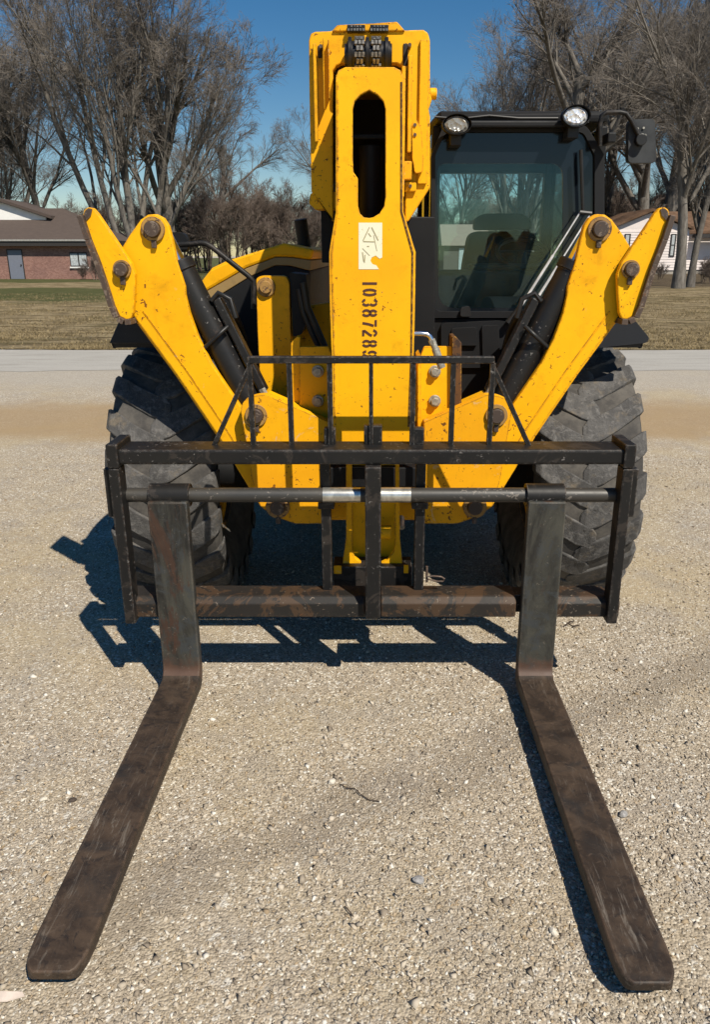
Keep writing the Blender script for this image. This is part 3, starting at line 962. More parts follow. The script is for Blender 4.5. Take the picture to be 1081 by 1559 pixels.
# lettering and sticker
def stroke(mb, pts, w, frame):
    o0, ex, ey, nz = frame
    P = [o0 + ex * a + ey * b for a, b in pts]
    L_, R_ = [], []
    for i, p in enumerate(P):
        t = (P[min(i + 1, len(P) - 1)] - P[max(i - 1, 0)]).normalized()
        s_ = t.cross(nz).normalized() * w / 2
        L_.append(p + s_); R_.append(p - s_)
    n = len(P)
    vs = L_ + R_ + [q + nz * 0.001 for q in L_ + R_]
    fs = [(2 * n + i, 2 * n + i + 1, 3 * n + i + 1, 3 * n + i) for i in range(n - 1)]
    fs += [(i, i + 1, 2 * n + i + 1, 2 * n + i) for i in range(n - 1)] + [(n + i, 3 * n + i, 3 * n + i + 1, n + i + 1) for i in range(n - 1)]
    mb.add(vs, fs)
def arc(cx, cy, rx, ry, a0, a1, n=8):
    return [(cx + rx * math.cos(R(a0 + (a1 - a0) * i / n)), cy + ry * math.sin(R(a0 + (a1 - a0) * i / n))) for i in range(n + 1)]
DIG = {
    '1': [[(.5, 0), (.5, 1)]],
    '0': [arc(.5, .5, .34, .46, 105, 255), arc(.5, .5, .34, .46, -75, 75)],
    '3': [arc(.45, .74, .36, .24, 165, 95), arc(.45, .74, .36, .24, 75, -60), arc(.45, .26, .36, .24, 55, -70), arc(.45, .26, .36, .24, -95, -165)],
    '8': [arc(.5, .74, .32, .23, 105, 250), arc(.5, .74, .32, .23, 75, -70), arc(.5, .27, .36, .25, 108, 252), arc(.5, .27, .36, .25, 72, -72)],
    '7': [[(.08, .92), (.92, .92)], [(.84, .78), (.62, .42), (.48, 0)]],
    '2': [arc(.5, .70, .36, .26, 170, 20), [(.84, .66), (.72, .50), (.34, .24), (.16, .10)], [(.10, .05), (.9, .05)]],
    '9': [arc(.5, .68, .33, .27, 100, 255), arc(.5, .68, .33, .27, 75, -60), [(.83, .6), (.80, .30), (.62, .08), (.5, .05)], arc(.42, .24, .27, .2, 175, 260)],
}
sc = (at(574, 480, YN)[0] - at(552, 480, YN)[0])
for chx, v in zip('10387289', (431.5, 445, 461, 476.5, 492, 507, 523, 539)):
    c = Vector(at(563, v, YN - 0.0008))
    w_ = 0.029
    ex = Vector((0, 0, -1)) * w_; ey = Vector((1, 0, 0)) * sc
    o0 = c - ex * 0.5 - ey * 0.5
    mb = MB()
    for st in DIG[chx]:
        stroke(mb, st, 0.0088, (o0, ex, ey, Vector((0, -1, 0))))
    build(mb, 'stencil_digit', 'stencil', nose, normals=False)
lab = [(546, 339), (582, 339), (582, 392), (578, 394), (572, 389), (566, 392), (564, 397), (567, 402), (573, 404), (577, 410), (546, 410)]
sk = plate('warning_sticker', lab, YN - 0.0012, 0.0010, 'sticker', nose, 0)
mb = MB()
fr = (Vector((0, 0, 0)), Vector((1, 0, 0)), Vector((0, 0, 1)), Vector((0, -1, 0)))
def px_stroke(pts, w):
    stroke(mb, [(at(u, v, YN)[0], at(u, v, YN)[2]) for u, v in pts], w, (Vector((0, YN - 0.0014, 0)), Vector((1, 0, 0)), Vector((0, 0, 1)), Vector((0, -1, 0))))
px_stroke([(562.5, 346), (553, 366)], .0035)
px_stroke([(553, 367.5), (570, 368)], .003)
px_stroke([(566, 346), (576, 366)], .0035)
px_stroke([(561, 355), (565, 360)], .003)
px_stroke([(569, 358), (574, 382)], .002)
px_stroke([(552, 384), (554, 398)], .0035)
px_stroke([(556, 388), (555, 400)], .003)
px_stroke([(552, 378), (563, 389)], .0015)
px_stroke([(559, 375), (562, 375)], .003)
build(mb, 'warning_symbol', 'sticker_ink', sk, normals=False)
# bent hydraulic tube out of the nose side
mb = MB()
pts = [(626, 508), (640, 507.5), (650, 508.5), (655, 512), (658, 518), (661, 526)]
mb.tube([at(u, v, YN + 0.05) for u, v in pts], .0095, 12)
tb = build(mb, 'hydraulic_tube', 'chrome', nose, smooth=True)
mb = MB()
q0, q1, q2 = (Vector(at(u, v, YN + 0.05)) for u, v in ((657, 517), (663, 531), (673, 560)))
mb.cyl(q0, q0 * .5 + q1 * .5, .015, 6); mb.cyl(q0 * .5 + q1 * .5, q1, .0135, 14); mb.cyl(q1, q2, .016, 14)
build(mb, 'tube_fitting', 'zinc', tb, 0.001)

# --- outer boom head
head = [(470, 62), (473, 51), (480, 48), (505, 47), (513, 38), (560, 36), (605, 33), (616, 46), (645, 45), (652, 50), (655, 62), (655, 140), (658, 152), (653, 166), (655, 178), (655, 286), (622, 337), (507, 337), (474, 292), (471, 150)]
hopen = [(507, 108), (512, 100), (520, 96), (604, 96), (612, 100), (617, 110), (617, 334), (507, 334)]
mb = MB()
hd = plate('boom_head', head, YH, 0.05, 'yellow', TH, 0.006, hole=hopen)
def hbox(name, u0, v0, u1, v1, y0, y1, mat, par=None, bev=0.003):
    a = at(u0, v0, y0); b = at(u1, v1, y0)
    mb = MB(); mb.box(a[0], b[0], y0, y1, b[2], a[2])
    return build(mb, name, mat, par or hd, bev)
# shell of the outer boom behind the collar
x0, x1 = at(478, 200, YH)[0], at(648, 200, YH)[0]
zt, zb = at(560, 60, YH)[2], at(560, 300, YH)[2]
mb = MB()
mb.box(x0, x0 + .02, YH + .048, 8.9, zb, zt); mb.box(x1 - .02, x1, YH + .048, 8.9, zb, zt)
mb.box(x0 + .02, x1 - .02, YH + .048, 8.9, zt - .022, zt - .002); mb.box(x0 + .02, x1 - .02, YH + .3, 8.9, zb + .002, zb + .022)
build(mb, 'boom_section', 'yellow', TH, 0.006)
mb = MB()
mb.box(x0 - .05, x0 - .002, 8.0, 8.9, .95, zt - .1); mb.box(x1 + .002, x1 + .05, 8.0, 8.9, .95, zt - .1); mb.box(x0 - .05, x1 + .05, 7.8, 8.95, .55, .945)
build(mb, 'boom_tower', 'yellow', TH, 0.01)
# ribs on the head face; solid dark blocks imitate the shade in its slots
hbox('face_rib', 476, 66, 484, 216, YH - .03, YH - .002, 'yellow')
hbox('face_rib', 491, 58, 494, 165, YH - .05, YH - .002, 'yellow')
hbox('face_rib', 499, 60, 502, 150, YH - .028, YH - .002, 'yellow_worn')
hbox('face_rib', 612, 100, 615.5, 300, YH - .07, YH - .002, 'yellow_worn')
hbox('face_rib', 622, 84, 626, 232, YH - .045, YH - .002, 'yellow')
hbox('face_rib', 640, 60, 650, 280, YH - .016, YH - .002, 'yellow')
hbox('slot_shade', 483.5, 69, 490, 88, YH - .006, YH + .01, 'void_shade')
hbox('slot_shade', 614, 66, 621, 100, YH - .006, YH + .01, 'void_shade')
hbox('wear_pad_block', 614, 245, 627, 274, YH - .05, YH - .002, 'yellow_worn', bev=0.005)
hbox('wear_pad_block', 616, 276, 634, 292, YH - .02, YH - .002, 'yellow', bev=0.005)
hbox('guard_strip', 488, 300, 512, 400, YH + .25, YH + .5, 'black_clean')
pl_ = rnd([(627, 190), (633, 180), (642, 196), (645, 240), (644, 262), (632, 264), (628, 240)], 4)
plate('cover_pad', pl_, YH - .045, .043, 'yellow', hd, 0.012)
bp = rnd([(472, 296), (480, 290), (512, 292), (512, 318), (480, 319), (470, 310)], 3)
plate('lug_block', bp, YH + .02, .10, 'yellow', hd, 0.004)
mb = MB(); c = at(654, 143, YH + .05); mb.cyl(c, (c[0] + .03, c[1], c[2]), .022, 20)
build(mb, 'pivot_pin', 'yellow', hd, 0.004, smooth=True)
for (u, v) in ((488, 70), (624, 68), (632, 205), (632, 190), (625, 283)):
    c = at(u, v, YH - .05)
    mb = MB(); mb.cyl(c, (c[0], YH - .001, c[2]), .007, 8)
    build(mb, 'bolt', 'dark_steel', hd)
# sloping cap on top of the head
tp = [(505, 48), (514, 38), (606, 34), (617, 47)]
q = [Vector(at(u, v, YH - .01)) for u, v in tp]
mb = MB()
mb.prism([tuple(x) for x in q], (0, .5, 0))
build(mb, 'head_cap', 'yellow_worn', hd, 0.004)
# chain roller with two leaf chains
rc = Vector(at(561, 84, YH - .06))
mb = MB()
mb.cyl((at(533, 84, YH)[0] - .01, rc.y, rc.z), (at(590, 84, YH)[0] + .01, rc.y, rc.z), .048, 28)
for u in (527.5, 533, 559.5, 588.5, 594):
    x = at(u, 84, rc.y)[0]
    mb.cyl((x - .007, rc.y, rc.z), (x + .007, rc.y, rc.z), .062 if u in (533, 559.5, 588.5) else .04, 28)
rl = build(mb, 'chain_roller', 'chain_dark', TH, 0.002, smooth=True)
for (ua, ub) in ((539, 556), (564.5, 581)):
    xa0, xb0 = at(ua, 84, rc.y - .05)[0], at(ub, 84, rc.y - .05)[0]
    n = 0
    for i in range(9):
        ang = R(-52 + i * 21)
        rr = .058
        cy_, cz_ = rc.y - rr * math.cos(ang), rc.z + rr * math.sin(ang)
        t = Vector((0, math.sin(ang), math.cos(ang)))
        nn = Vector((0, -math.cos(ang), math.sin(ang)))
        mb = MB()
        for j in range(3):
            if i % 2 == 0:
                xx0 = xa0 + (xb0 - xa0) * (j + .12) / 3; xx1 = xa0 + (xb0 - xa0) * (j + .88) / 3
            else:
                if j == 2: break
                xx0 = xa0 + (xb0 - xa0) * (j + .62) / 3; xx1 = xa0 + (xb0 - xa0) * (j + 1.38) / 3
            c = Vector(((xx0 + xx1) / 2, cy_, cz_))
            hw = (xx1 - xx0) / 2
            vs = []
            for a in (-1, 1):
                for b_ in (-1, 1):
                    for e_ in (-1, 1):
                        vs.append(c + Vector((a * hw, 0, 0)) + t * (b_ * .0085) + nn * (e_ * .006))
            mb.add(vs, [(0, 1, 3, 2), (4, 6, 7, 5), (0, 4, 5, 1), (2, 3, 7, 6), (0, 2, 6, 4), (1, 5, 7, 3)])
        build(mb, 'chain_link', 'chain_light', rl, 0.001)
for ua, ub in ((528.5, 556), (563.5, 591.5)):
    y0 = YH - .03
    a, b = at(ua, 37.5, y0), at(ub, 48, y0)
    mb = MB(); mb.box(a[0], b[0], y0, y0 + .3, b[2], a[2])
    blk = build(mb, 'chain_anchor', 'chain_dark', TH, 0.002)
    for j in range(6):
        xx = a[0] + (b[0] - a[0]) * (j + .5) / 6
        mb = MB(); mb.box(xx - .004, xx + .004, y0 - .006, y0, b[2] + .002, b[2] + .010)
        if j in (1, 2, 3, 4): mb.cyl((xx, y0 - .004, b[2] + .018), (xx, y0, b[2] + .018), .0035, 8)
        build(mb, 'anchor_plate', 'chain_light', blk)

# --- quick hitch below the nose
yk = [(527, 700), (527, 820), (521, 862), (613, 862), (609, 820), (608, 700)]
yh_ = [(536, 706), (536, 838), (540, 848), (550, 858), (576, 860), (590, 853), (600, 840), (602, 825), (602, 706)]
hit = plate('quick_hitch', yk, 3.06, .03, 'yellow', TH, 0.003, hole=yh_)
plate('hitch_box', [(536, 690), (602, 690), (602, 862), (536, 862)], 3.16, .15, 'yellow', hit, 0.004)
mb = MB(); c = at(586, 810, 3.07); mb.cyl((c[0] - .045, c[1], c[2]), (c[0] + .028, c[1], c[2]), .030, 24)
build(mb, 'tilt_pin', 'yellow', hit, 0.003, smooth=True)
def pbox(name, u0, v0, u1, v1, y0, y1, mat, par, bev=0.004):
    a = at(u0, v0, y0); b = at(u1, v1, y0)
    mb = MB(); mb.box(a[0], b[0], y0, y1, b[2], a[2])
    return build(mb, name, mat, par, bev)
pbox('lower_beam', 507, 863, 627, 897, 3.02, 3.14, 'black', hit)
pbox('stop_tab', 508, 862, 520, 874, 3.008, 3.018, 'yellow', hit, .002)
pbox('stop_tab', 615, 861, 622, 873, 3.008, 3.018, 'yellow', hit, .002)
pbox('cross_tube', 500, 712, 640, 742, 3.12, 3.2, 'black_clean', hit)
mb = MB(); c = at(611, 800, 3.1); mb.cyl((c[0], 3.07, c[2]), (c[0], 3.12, c[2] + .03), .014, 10)
build(mb, 'grease_fitting', 'zinc', hit)

# --- tower bracket with pin on the engine side, mirror hoop, hoses
tb_ = rnd([(390, 424), (396, 420), (434, 420), (440, 430), (442, 505), (452, 660), (400, 660), (392, 500)], [10, 6, 8, 8, 2, 0, 0, 2])
tw = plate('tower_bracket', tb_, 3.58, .07, 'yellow', TH, 0.006)
c = at(405, 437, 3.58); mb = MB()
mb.cyl((c[0], 3.568, c[2]), (c[0], 3.58, c[2]), .042, 28); mb.cyl((c[0], 3.555, c[2]), (c[0], 3.57, c[2]), .028, 24)
build(mb, 'pin', 'washer', tw, 0.003, smooth=True)
plate('black_cover', rnd([(441, 415), (466, 418), (468, 490), (458, 510), (446, 513)], 3), 3.60, .2, 'black_clean', TH, 0.006)
plate('side_frame', [(440, 470), (505, 460), (505, 720), (440, 720)], 3.78, .05, 'yellow', TH, 0.005)
plate('side_frame', [(620, 330), (662, 330), (662, 660), (620, 660)], 3.95, .05, 'black_clean', TH, 0.005)
mb = MB(); mb.tube([at(u, v, 3.54) for u, v in ((462, 430), (468, 468), (482, 500), (497, 534), (506, 560))], .016, 12)
build(mb, 'hose', 'hose', TH, smooth=True)
mb = MB(); mb.tube([at(u, v, 3.56) for u, v in ((455, 440), (462, 475), (474, 505), (490, 538), (500, 570))], .014, 12)
build(mb, 'hose', 'hose', TH, smooth=True)
mb = MB()
mb.tube([at(u, v, 3.75) for u, v in ((258, 373), (285, 372), (306, 370), (313, 371), (322, 376), (355, 402), (378, 420), (386, 428), (386, 470))], .0125, 12)
hp = build(mb, 'mirror_arm', 'black', TH, smooth=True)
plate('mirror_head', rnd([(252, 353), (279, 354), (287, 366), (284, 384), (252, 384)], 6), 3.78, .05, 'black_clean', TH, 0.008)

# --- engine cover
YE = 4.55
top = [(303, 432), (322, 408), (345, 397), (432, 370), (478, 380), (474, 396), (446, 392), (420, 391), (375, 408), (309, 446)]
e1 = plate('engine_cover', top, YE, 2.6, 'yellow', TH, 0.015)
st_ = [(309, 446.5), (375, 408.5), (420, 391.5), (446, 392.5), (474, 396.5), (472, 412), (440, 404), (418, 404), (380, 421), (315, 461)]
plate('tan_stripe', st_, YE + .006, 2.58, 'tan', e1, 0.004)
lw = [(315, 461.5), (380, 421.5), (418, 404.5), (440, 404.5), (472, 412.5), (470, 560), (300, 560), (290, 500)]
plate('lower_cover', lw, YE + .012, 2.5, 'black_clean', e1, 0.01)
mb = MB(); c = at(463, 372, 5.6)
mb.tube([(c[0], 5.6, c[2] - .3), (c[0], 5.6, c[2]), (c[0] - .02, 5.58, c[2] + .16)], .045, 14)
build(mb, 'exhaust_stack', 'black_clean', TH, smooth=True)

# --- fenders
def fender(x0, x1):
    mb = MB(); n = 14; r0, r1 = .79, .83
    vs = []
    lo, hi = R(60), R(150)
    for i in range(n + 1):
        t = lo + (hi - lo) * i / n
        for r, x in ((r0, x0), (r0, x1), (r1, x1), (r1, x0)):
            out_ = 0.0
            vs.append((x, AY - r * math.cos(t), TR + r * math.sin(t)))
    fs = []
    for i in range(n):
        a = i * 4
        for j in range(4):
            fs.append((a + j, a + (j + 1) % 4, a + 4 + (j + 1) % 4, a + 4 + j))
    fs += [(0, 1, 2, 3), tuple(n * 4 + j for j in (3, 2, 1, 0))]
    mb.add(vs, fs)
    # side skirt
    sx_ = x0 if abs(x0) > abs(x1) else x1
    w = .02 if sx_ > 0 else -.02
    vs = []
    for i in range(n + 1):
        t = lo + (hi - lo) * i / n
        for r, x in ((r1 - .045, sx_ - w), (r1 - .045, sx_), (r1 - .005, sx_), (r1 - .005, sx_ - w)):
            vs.append((x, AY - r * math.cos(t), TR + r * math.sin(t)))
    mb.add(vs, fs)
    return build(mb, 'fender', 'navy', TH, 0.008, smooth=True)
fender(-1.20, -.72)
fender(.76, 1.245)
# front mudflap wings of the fenders (visible lips)
plate('fender_lip', [(180, 489), (262, 489), (270, 523), (165, 523)], 3.50, .05, 'navy', TH, 0.008)
plate('fender_lip', rnd([(966, 486), (900, 495), (890, 532), (985, 522), (990, 515)], [8, 0, 0, 4, 6]), 3.48, .05, 'navy', TH, 0.008)

# --- cab
YC = 4.60
cx0, cx1 = at(657, 330, YC)[0], at(920, 330, YC)[0]
ztop = za(188, YC); zwin = za(478, YC); zlow = za(640, YC)
YB = 6.05
fr_o = rnd([(657, 236), (676, 190), (893, 190), (921, 236), (921, 484), (657, 484)], [4, 10, 10, 4, 3, 3])
fr_i = rnd([(663, 236), (679, 201), (889, 201), (906, 236), (906, 474), (663, 474)], [4, 8, 8, 4, 10, 10])
cab = plate('cab', fr_o, YC, .07, 'black_clean', TH, 0.008, hole=fr_i)
fi = rnd([(666, 249), (857, 249), (857, 469), (668, 469)], [14, 20, 10, 26], 8)
plate('shaded_border', fr_i, YC + .022, .005, 'border_shade', cab, 0, hole=fi)  # wide dark ring imitates the shaded interior behind the glass
wsn = plate('windscreen', fi, YC + .024, .004, 'glass', cab, 0)
plate('shaded_border', [(u, v) for u, v in [(863, 240), (884, 232), (886, 470), (863, 470)]], YC + .03, .004, 'border_shade', cab, 0)  # dark strip painted for the shaded door side of the interior
# roof, pillars, floor and lower walls
rf = MB()
rp = [(cx0 + .02, YC - .01), (cx1 - .02, YC - .01), (cx1, YC + .3), (cx1, YB), (cx0, YB), (cx0, YC + .3)]
rf.prism([(x, y, ztop + .004) for x, y in rp], (0, 0, .055))
roof = build(rf, 'cab_roof', 'black_clean', cab, 0.02)
pm = MB()
for x in (cx0, cx1 - .06):
    pm.box(x, x + .06, YB - .08, YB, zlow, ztop)
    pm.box(x, x + .05, YC + .62, YC + .69, zwin, ztop)
pm.box(cx1 - .05, cx1, YC + .072, YC + .14, zlow, ztop); pm.box(cx0, cx0 + .05, YC + .072, YC + .14, zlow, ztop)
pm.box(cx0, cx1, YB - .07, YB, ztop - .12, ztop)
pm.box(cx0, cx1, YB - .07, YB, zlow, zwin + .12)
build(pm, 'cab_pillars', 'black_clean', cab, 0.01)
lp = MB()
lp.box(cx0, cx0 + .04, YC + .07, YB, zlow, zwin - .02); lp.box(cx1 - .04, cx1, YC + .07, YB, zlow, zwin - .1)
lp.box(cx0, cx1, YC + .07, YB, zlow - .04, zlow)
build(lp, 'lower_wall', 'black_clean', cab, 0.01)
gp = MB(); gp.box(cx0 + .015, cx0 + .02, YC + .14, YB - .08, zwin - .02, ztop - .002); build(gp, 'side_window', 'glass2', cab)
gp = MB(); gp.box(cx1 - .02, cx1 - .015, YC + .14, YB - .08, zwin - .1, ztop - .002); build(gp, 'side_window', 'glass2', cab)
gp = MB(); gp.box(cx0 + .06, cx1 - .06, YB - .03, YB - .025, zwin + .12, ztop - .12); build(gp, 'rear_window', 'glass2', cab)
# front lower panel with moulded door
fpnl = plate('front_panel', [(657, 485), (921, 485), (921, 650), (657, 650)], YC + .02, .05, 'black_clean', cab, 0.006)
plate('panel_cover', rnd([(672, 492), (760, 488), (800, 495), (800, 560), (672, 560)], 5), YC - .01, .03, 'black_clean', fpnl, 0.012)
plate('panel_cover', rnd([(688, 500), (726, 498), (728, 526), (688, 526)], 4), YC - .035, .026, 'black_clean', fpnl, 0.012)
plate('panel_cover', rnd([(734, 496), (760, 495), (762, 556), (736, 558)], 3), YC - .03, .022, 'black_clean', fpnl, 0.01)
plate('window_latch', rnd([(702, 468), (716, 466), (718, 482), (701, 482)], 4), YC - .03, .03, 'hose', cab, 0.004)
# roof edge bar, lamps
mb = MB(); mb.box(at(700, 185, YC)[0], at(880, 185, YC)[0], YC - .06, YC + .02, za(194, YC - .06), za(183, YC - .06))
build(mb, 'visor_bar', 'black_clean', cab, 0.01)
mb = MB(); mb.tube([at(u, v, YC - .02) for u, v in ((662, 178), (700, 181), (745, 176), (790, 180), (850, 180))], .006, 8)
build(mb, 'lamp_cable', 'hose', cab, smooth=True)
for (u, v, ru, rv, tilt) in ((696, 189.5, 21, 13.5, -.1), (878, 176.5, 20.5, 14.5, .15)):
    yl = YC - .13
    body = MB()
    c = at(u, v, yl)
    sc_ = at(u + ru, v, yl)[0] - c[0]; sv = sc_ * rv / ru
    rings = [(0.0, 1.0), (-.012, 1.06), (.03, 1.10), (.08, .85), (.10, .4), (.105, .0)]
    n = 28; vs = []
    for dy, k_ in rings:
        for i in range(n):
            t = 2 * math.pi * i / n
            vs.append((c[0] + sc_ * k_ * math.cos(t), c[1] + dy, c[2] + sv * k_ * math.sin(t) + tilt * 0))
    fs = []
    for j in range(len(rings) - 1):
        for i in range(n):
            a, b = j * n + i, j * n + (i + 1) % n
            fs.append((a, b, b + n, a + n))
    body.add(vs, fs)
    wlmp = build(body, 'work_light', 'black_clean', TH, smooth=True)
    le = MB(); vs = [(c[0], c[1] + .004, c[2])]; fs = []
    for j, (k_, dy) in enumerate(((.35, .003), (.7, .0), (.97, .012))):
        for i in range(n):
            t = 2 * math.pi * i / n
            vs.append((c[0] + sc_ * .94 * k_ * math.cos(t), c[1] + dy, c[2] + sv * .94 * k_ * math.sin(t)))
    for i in range(n):
        fs.append((0, 1 + i, 1 + (i + 1) % n))
        for j in range(2):
            a, b = 1 + j * n + i, 1 + j * n + (i + 1) % n
            fs.append((a, a + n, b + n, b))
    le.add(vs, fs)
    build(le, 'lens', 'lens' if u > 800 else 'lens_dull', wlmp, smooth=True)
    mb = MB(); mb.box(c[0] - .03, c[0] + .03, yl + .04, YC + .02, c[2] - sv - .05, c[2] - sv + .02)
    build(mb, 'lamp_bracket', 'hose', wlmp, 0.004)
# mirror with bent arm beside the door
ym = YC - .1
mb = MB(); mb.tube([at(u, v, ym) for u, v in ((914, 222), (914, 190), (917, 176), (924, 171), (945, 171), (954, 173), (962, 184), (976, 212))], .0125, 12)
build(mb, 'mirror_arm', 'black', TH, smooth=True)
mh = plate('mirror_head', rnd([(958, 182), (998, 181), (1000, 248), (957, 248)], 7), ym + .02, .05, 'dash', TH, 0.010)
mb = MB(); c = at(976, 213, ym); mb.cyl((c[0], c[1] - .02, c[2]), (c[0], c[1] + .025, c[2]), .03, 14); build(mb, 'mirror_mount', 'hose', mh, 0.004)
for (u, v) in ((971, 196), (980, 195), (983, 206), (980, 215)):
    mb = MB(); c = at(u, v, ym + .02); mb.cyl((c[0], c[1] - .008, c[2]), (c[0], c[1] + .002, c[2]), .006, 8); build(mb, 'screw', 'zinc', mh)
mb = MB(); mb.box(cx1 - .05, cx1 - .005, YC - .12, YC + .02, za(222, YC), za(206, YC)); build(mb, 'mirror_bracket', 'black_clean', cab, 0.008)
# twin-arm wiper
yw = YC - .05
wp = MB()
for (u0, v0, u1, v1) in ((884, 323, 790, 472), (900, 325, 806, 474)):
    wp.tube([at(u0, v0, yw), at((u0 * .55 + u1 * .45), (v0 * .55 + v1 * .45), yw)], .0045, 8)
    wp.tube([at((u0 * .56 + u1 * .44), (v0 * .56 + v1 * .44), yw), at(u1, v1, yw)], .0078, 8)
wpo = build(wp, 'wiper_arms', simple('bright_arm', (.80, .81, .82), .4, .3), TH, smooth=True)
mb = MB()
for (u0, v0, u1, v1) in ((792, 468, 774, 492), (808, 470, 792, 496)):
    mb.tube([at(u0, v0, yw), at(u1, v1, yw)], [.016, .022], 10)
build(mb, 'wiper_handle', 'hose', wpo, smooth=True)
mb = MB(); mb.tube([at(883, 323, yw), at(901, 325, yw)], .012, 8)
mb.tube([at(888, 326, yw + .01), at(887, 290, yw + .01), at(885, 228, yw + .01)], .010, 8)
build(mb, 'wiper_blade', 'hose', wpo, smooth=True)
# seat, steering wheel, console
def soft(name, uv, Y, d, mat, par, b=0.03):
    return plate(name, uv, Y, d, mat, par, b, seg=4, smooth=True)
seat = soft('seat', rnd([(716, 352), (815, 352), (832, 420), (836, 470), (700, 470), (706, 405)], 14), 5.45, .16, 'seat', cab, .05)
soft('headrest', rnd([(724, 332), (738, 325), (796, 325), (808, 334), (810, 350), (722, 350)], 6), 5.43, .10, 'seat', seat, .03)
mb = MB()
sc0 = Vector(at(795, 384, 5.05))
pts = [sc0 + Vector((.155 * math.cos(t), .155 * math.sin(t) * .80, .155 * math.sin(t) * .52)) for t in np.linspace(0, 2 * math.pi, 33)]
mb.tube(pts, .014, 8, cap=False)
mb.tube([sc0 - Vector((.15, 0, 0)), sc0, sc0 + Vector((.15, 0, 0))], .012, 8); mb.cyl(sc0, sc0 + Vector((0, -.10, -.45)), .03, 12)
build(mb, 'steering_wheel', 'hose', cab, smooth=True)
dz = za(403, YC + .1)
mb = MB(); mb.box(cx0 + .05, cx1 - .06, YC + .09, YC + .30, zlow, dz - .03); mb.box(cx0 + .25, cx0 + .60, YC + .13, YC + .33, dz - .03, dz + .005)
build(mb, 'dashboard', 'dash', cab, 0.03, seg=3)
mb = MB(); mb.tube([at(804, 336, YB - .02), at(840, 282, YB - .02)], .008, 8); build(mb, 'rear_wiper', 'hose', cab)

# ------------------------------------------------------------------ fork carriage
YF = 2.81
CA = empty('fork_carriage', (0, 2.9, 0), 'black steel fork carriage with barred load guard fixed to the boom nose', 'fork carriage')
tbar = MB(); a = at(176, 685, YF); b = at(958, 708, YF)
tbar.box(a[0], b[0], YF, YF + .150, b[2], a[2])
build(tbar, 'top_bar', 'black', CA, 0.010, seg=3)
# bottom bar: flat top, sloped shoulder, rusty lip
def lowbar(u0, u1, name='bottom_bar'):
    xl, xr = at(u0, 930, YF + .02)[0], at(u1, 930, YF + .02)[0]
    zb_, zl, zt_ = za(940, YF + .02), za(919, YF + .02), za(911, YF + .045)
    pr = [(YF + .02, zb_), (YF + .02, zl), (YF + .045, zt_ + .012), (YF + .15, zt_ + .012), (YF + .15, zb_)]
    mb = MB(); mb.prism([(xl, y, z) for y, z in pr], (xr - xl, 0, 0))
    return build(mb, name, 'bar_rust', CA, 0.006)
lowbar(190, 556); lowbar(580, 786); lowbar(800, 944)
mb = MB(); mb.box(at(770, 930, YF + .05)[0], at(815, 930, YF + .05)[0], YF + .06, YF + .145, za(940, YF + .02) + .004, za(919, YF + .02) + .02)
build(mb, 'bar_splice', 'black', CA, 0.004)
# end plates
for u0, u1 in ((161, 178), (952, 969)):
    xl, xr = at(u0, 690, YF - .01)[0], at(u1, 690, YF - .01)[0]
    mb = MB(); mb.box(xl, xr, YF - .012, YF + .062, za(948, YF), za(712, YF) - .002)
    ep = build(mb, 'end_plate', 'black', CA, 0.005)
    mb = MB(); mb.box(xl - .001, xr + .001, YF - .013, YF + .165, za(712, YF), za(676, YF))
    build(mb, 'end_cap', 'black', ep, 0.005)
    o_ = -.03 if u0 < 500 else .03
    xm = xl if u0 < 500 else xr
    mb = MB(); mb.box(min(xm, xm + o_), max(xm, xm + o_), YF + .02, YF + .055, za(790, YF), za(716, YF))
    build(mb, 'end_bracket', 'black', CA, 0.004)
# centre post and two inner uprights
mb = MB(); mb.box(at(556, 800, YF - .03)[0], at(580, 800, YF - .03)[0], YF - .03, YF + .06, za(942, YF - .03), za(709, YF - .01))
build(mb, 'centre_post', 'black', CA, 0.006)
for u0, u1 in ((489, 504), (632, 647)):
    mb = MB(); mb.box(at(u0, 800, YF + .10)[0], at(u1, 800, YF + .10)[0], YF + .10, YF + .152, za(917, YF + .10), za(706, YF + .10))
    up_ = build(mb, 'upright', 'black', CA, 0.005)
    mb = MB(); mb.box(at(u0 - 5, 760, YF + .1)[0], at(u1 + 5, 760, YF + .1)[0], YF + .085, YF + .148, za(775, YF + .09), za(765, YF + .09)); build(mb, 'shaft_saddle', 'black', up_, 0.004)
# tabs on the top bar
for u in (502, 568, 637):
    wdt = 14 if u == 568 else 9
    mb = MB(); mb.box(at(u - wdt, 660, YF + .09)[0], at(u + wdt, 660, YF + .09)[0], YF + .09, YF + .13, za(685, YF) - .004, za(652 if u != 568 else 648, YF + .09))
    build(mb, 'guard_tab', 'black', CA, 0.006)
# shaft
zs = za(753.5, YF + .065)
xs0, xs1 = at(176, 753, YF + .065)[0], at(954, 753, YF + .065)[0]
mb = MB(); mb.cyl((xs0, YF + .065, zs), (xs1, YF + .065, zs), .0285, 28)
sh = build(mb, 'fork_shaft', 'shaft', CA, smooth=True)
for u0, u1 in ((491, 549), (579, 626)):
    mb = MB(); mb.cyl((at(u0, 753, YF + .04)[0], YF + .065, zs), (at(u1, 753, YF + .04)[0], YF + .065, zs), .0295, 28)
    build(mb, 'polished_section', 'bright_steel', sh, smooth=True)
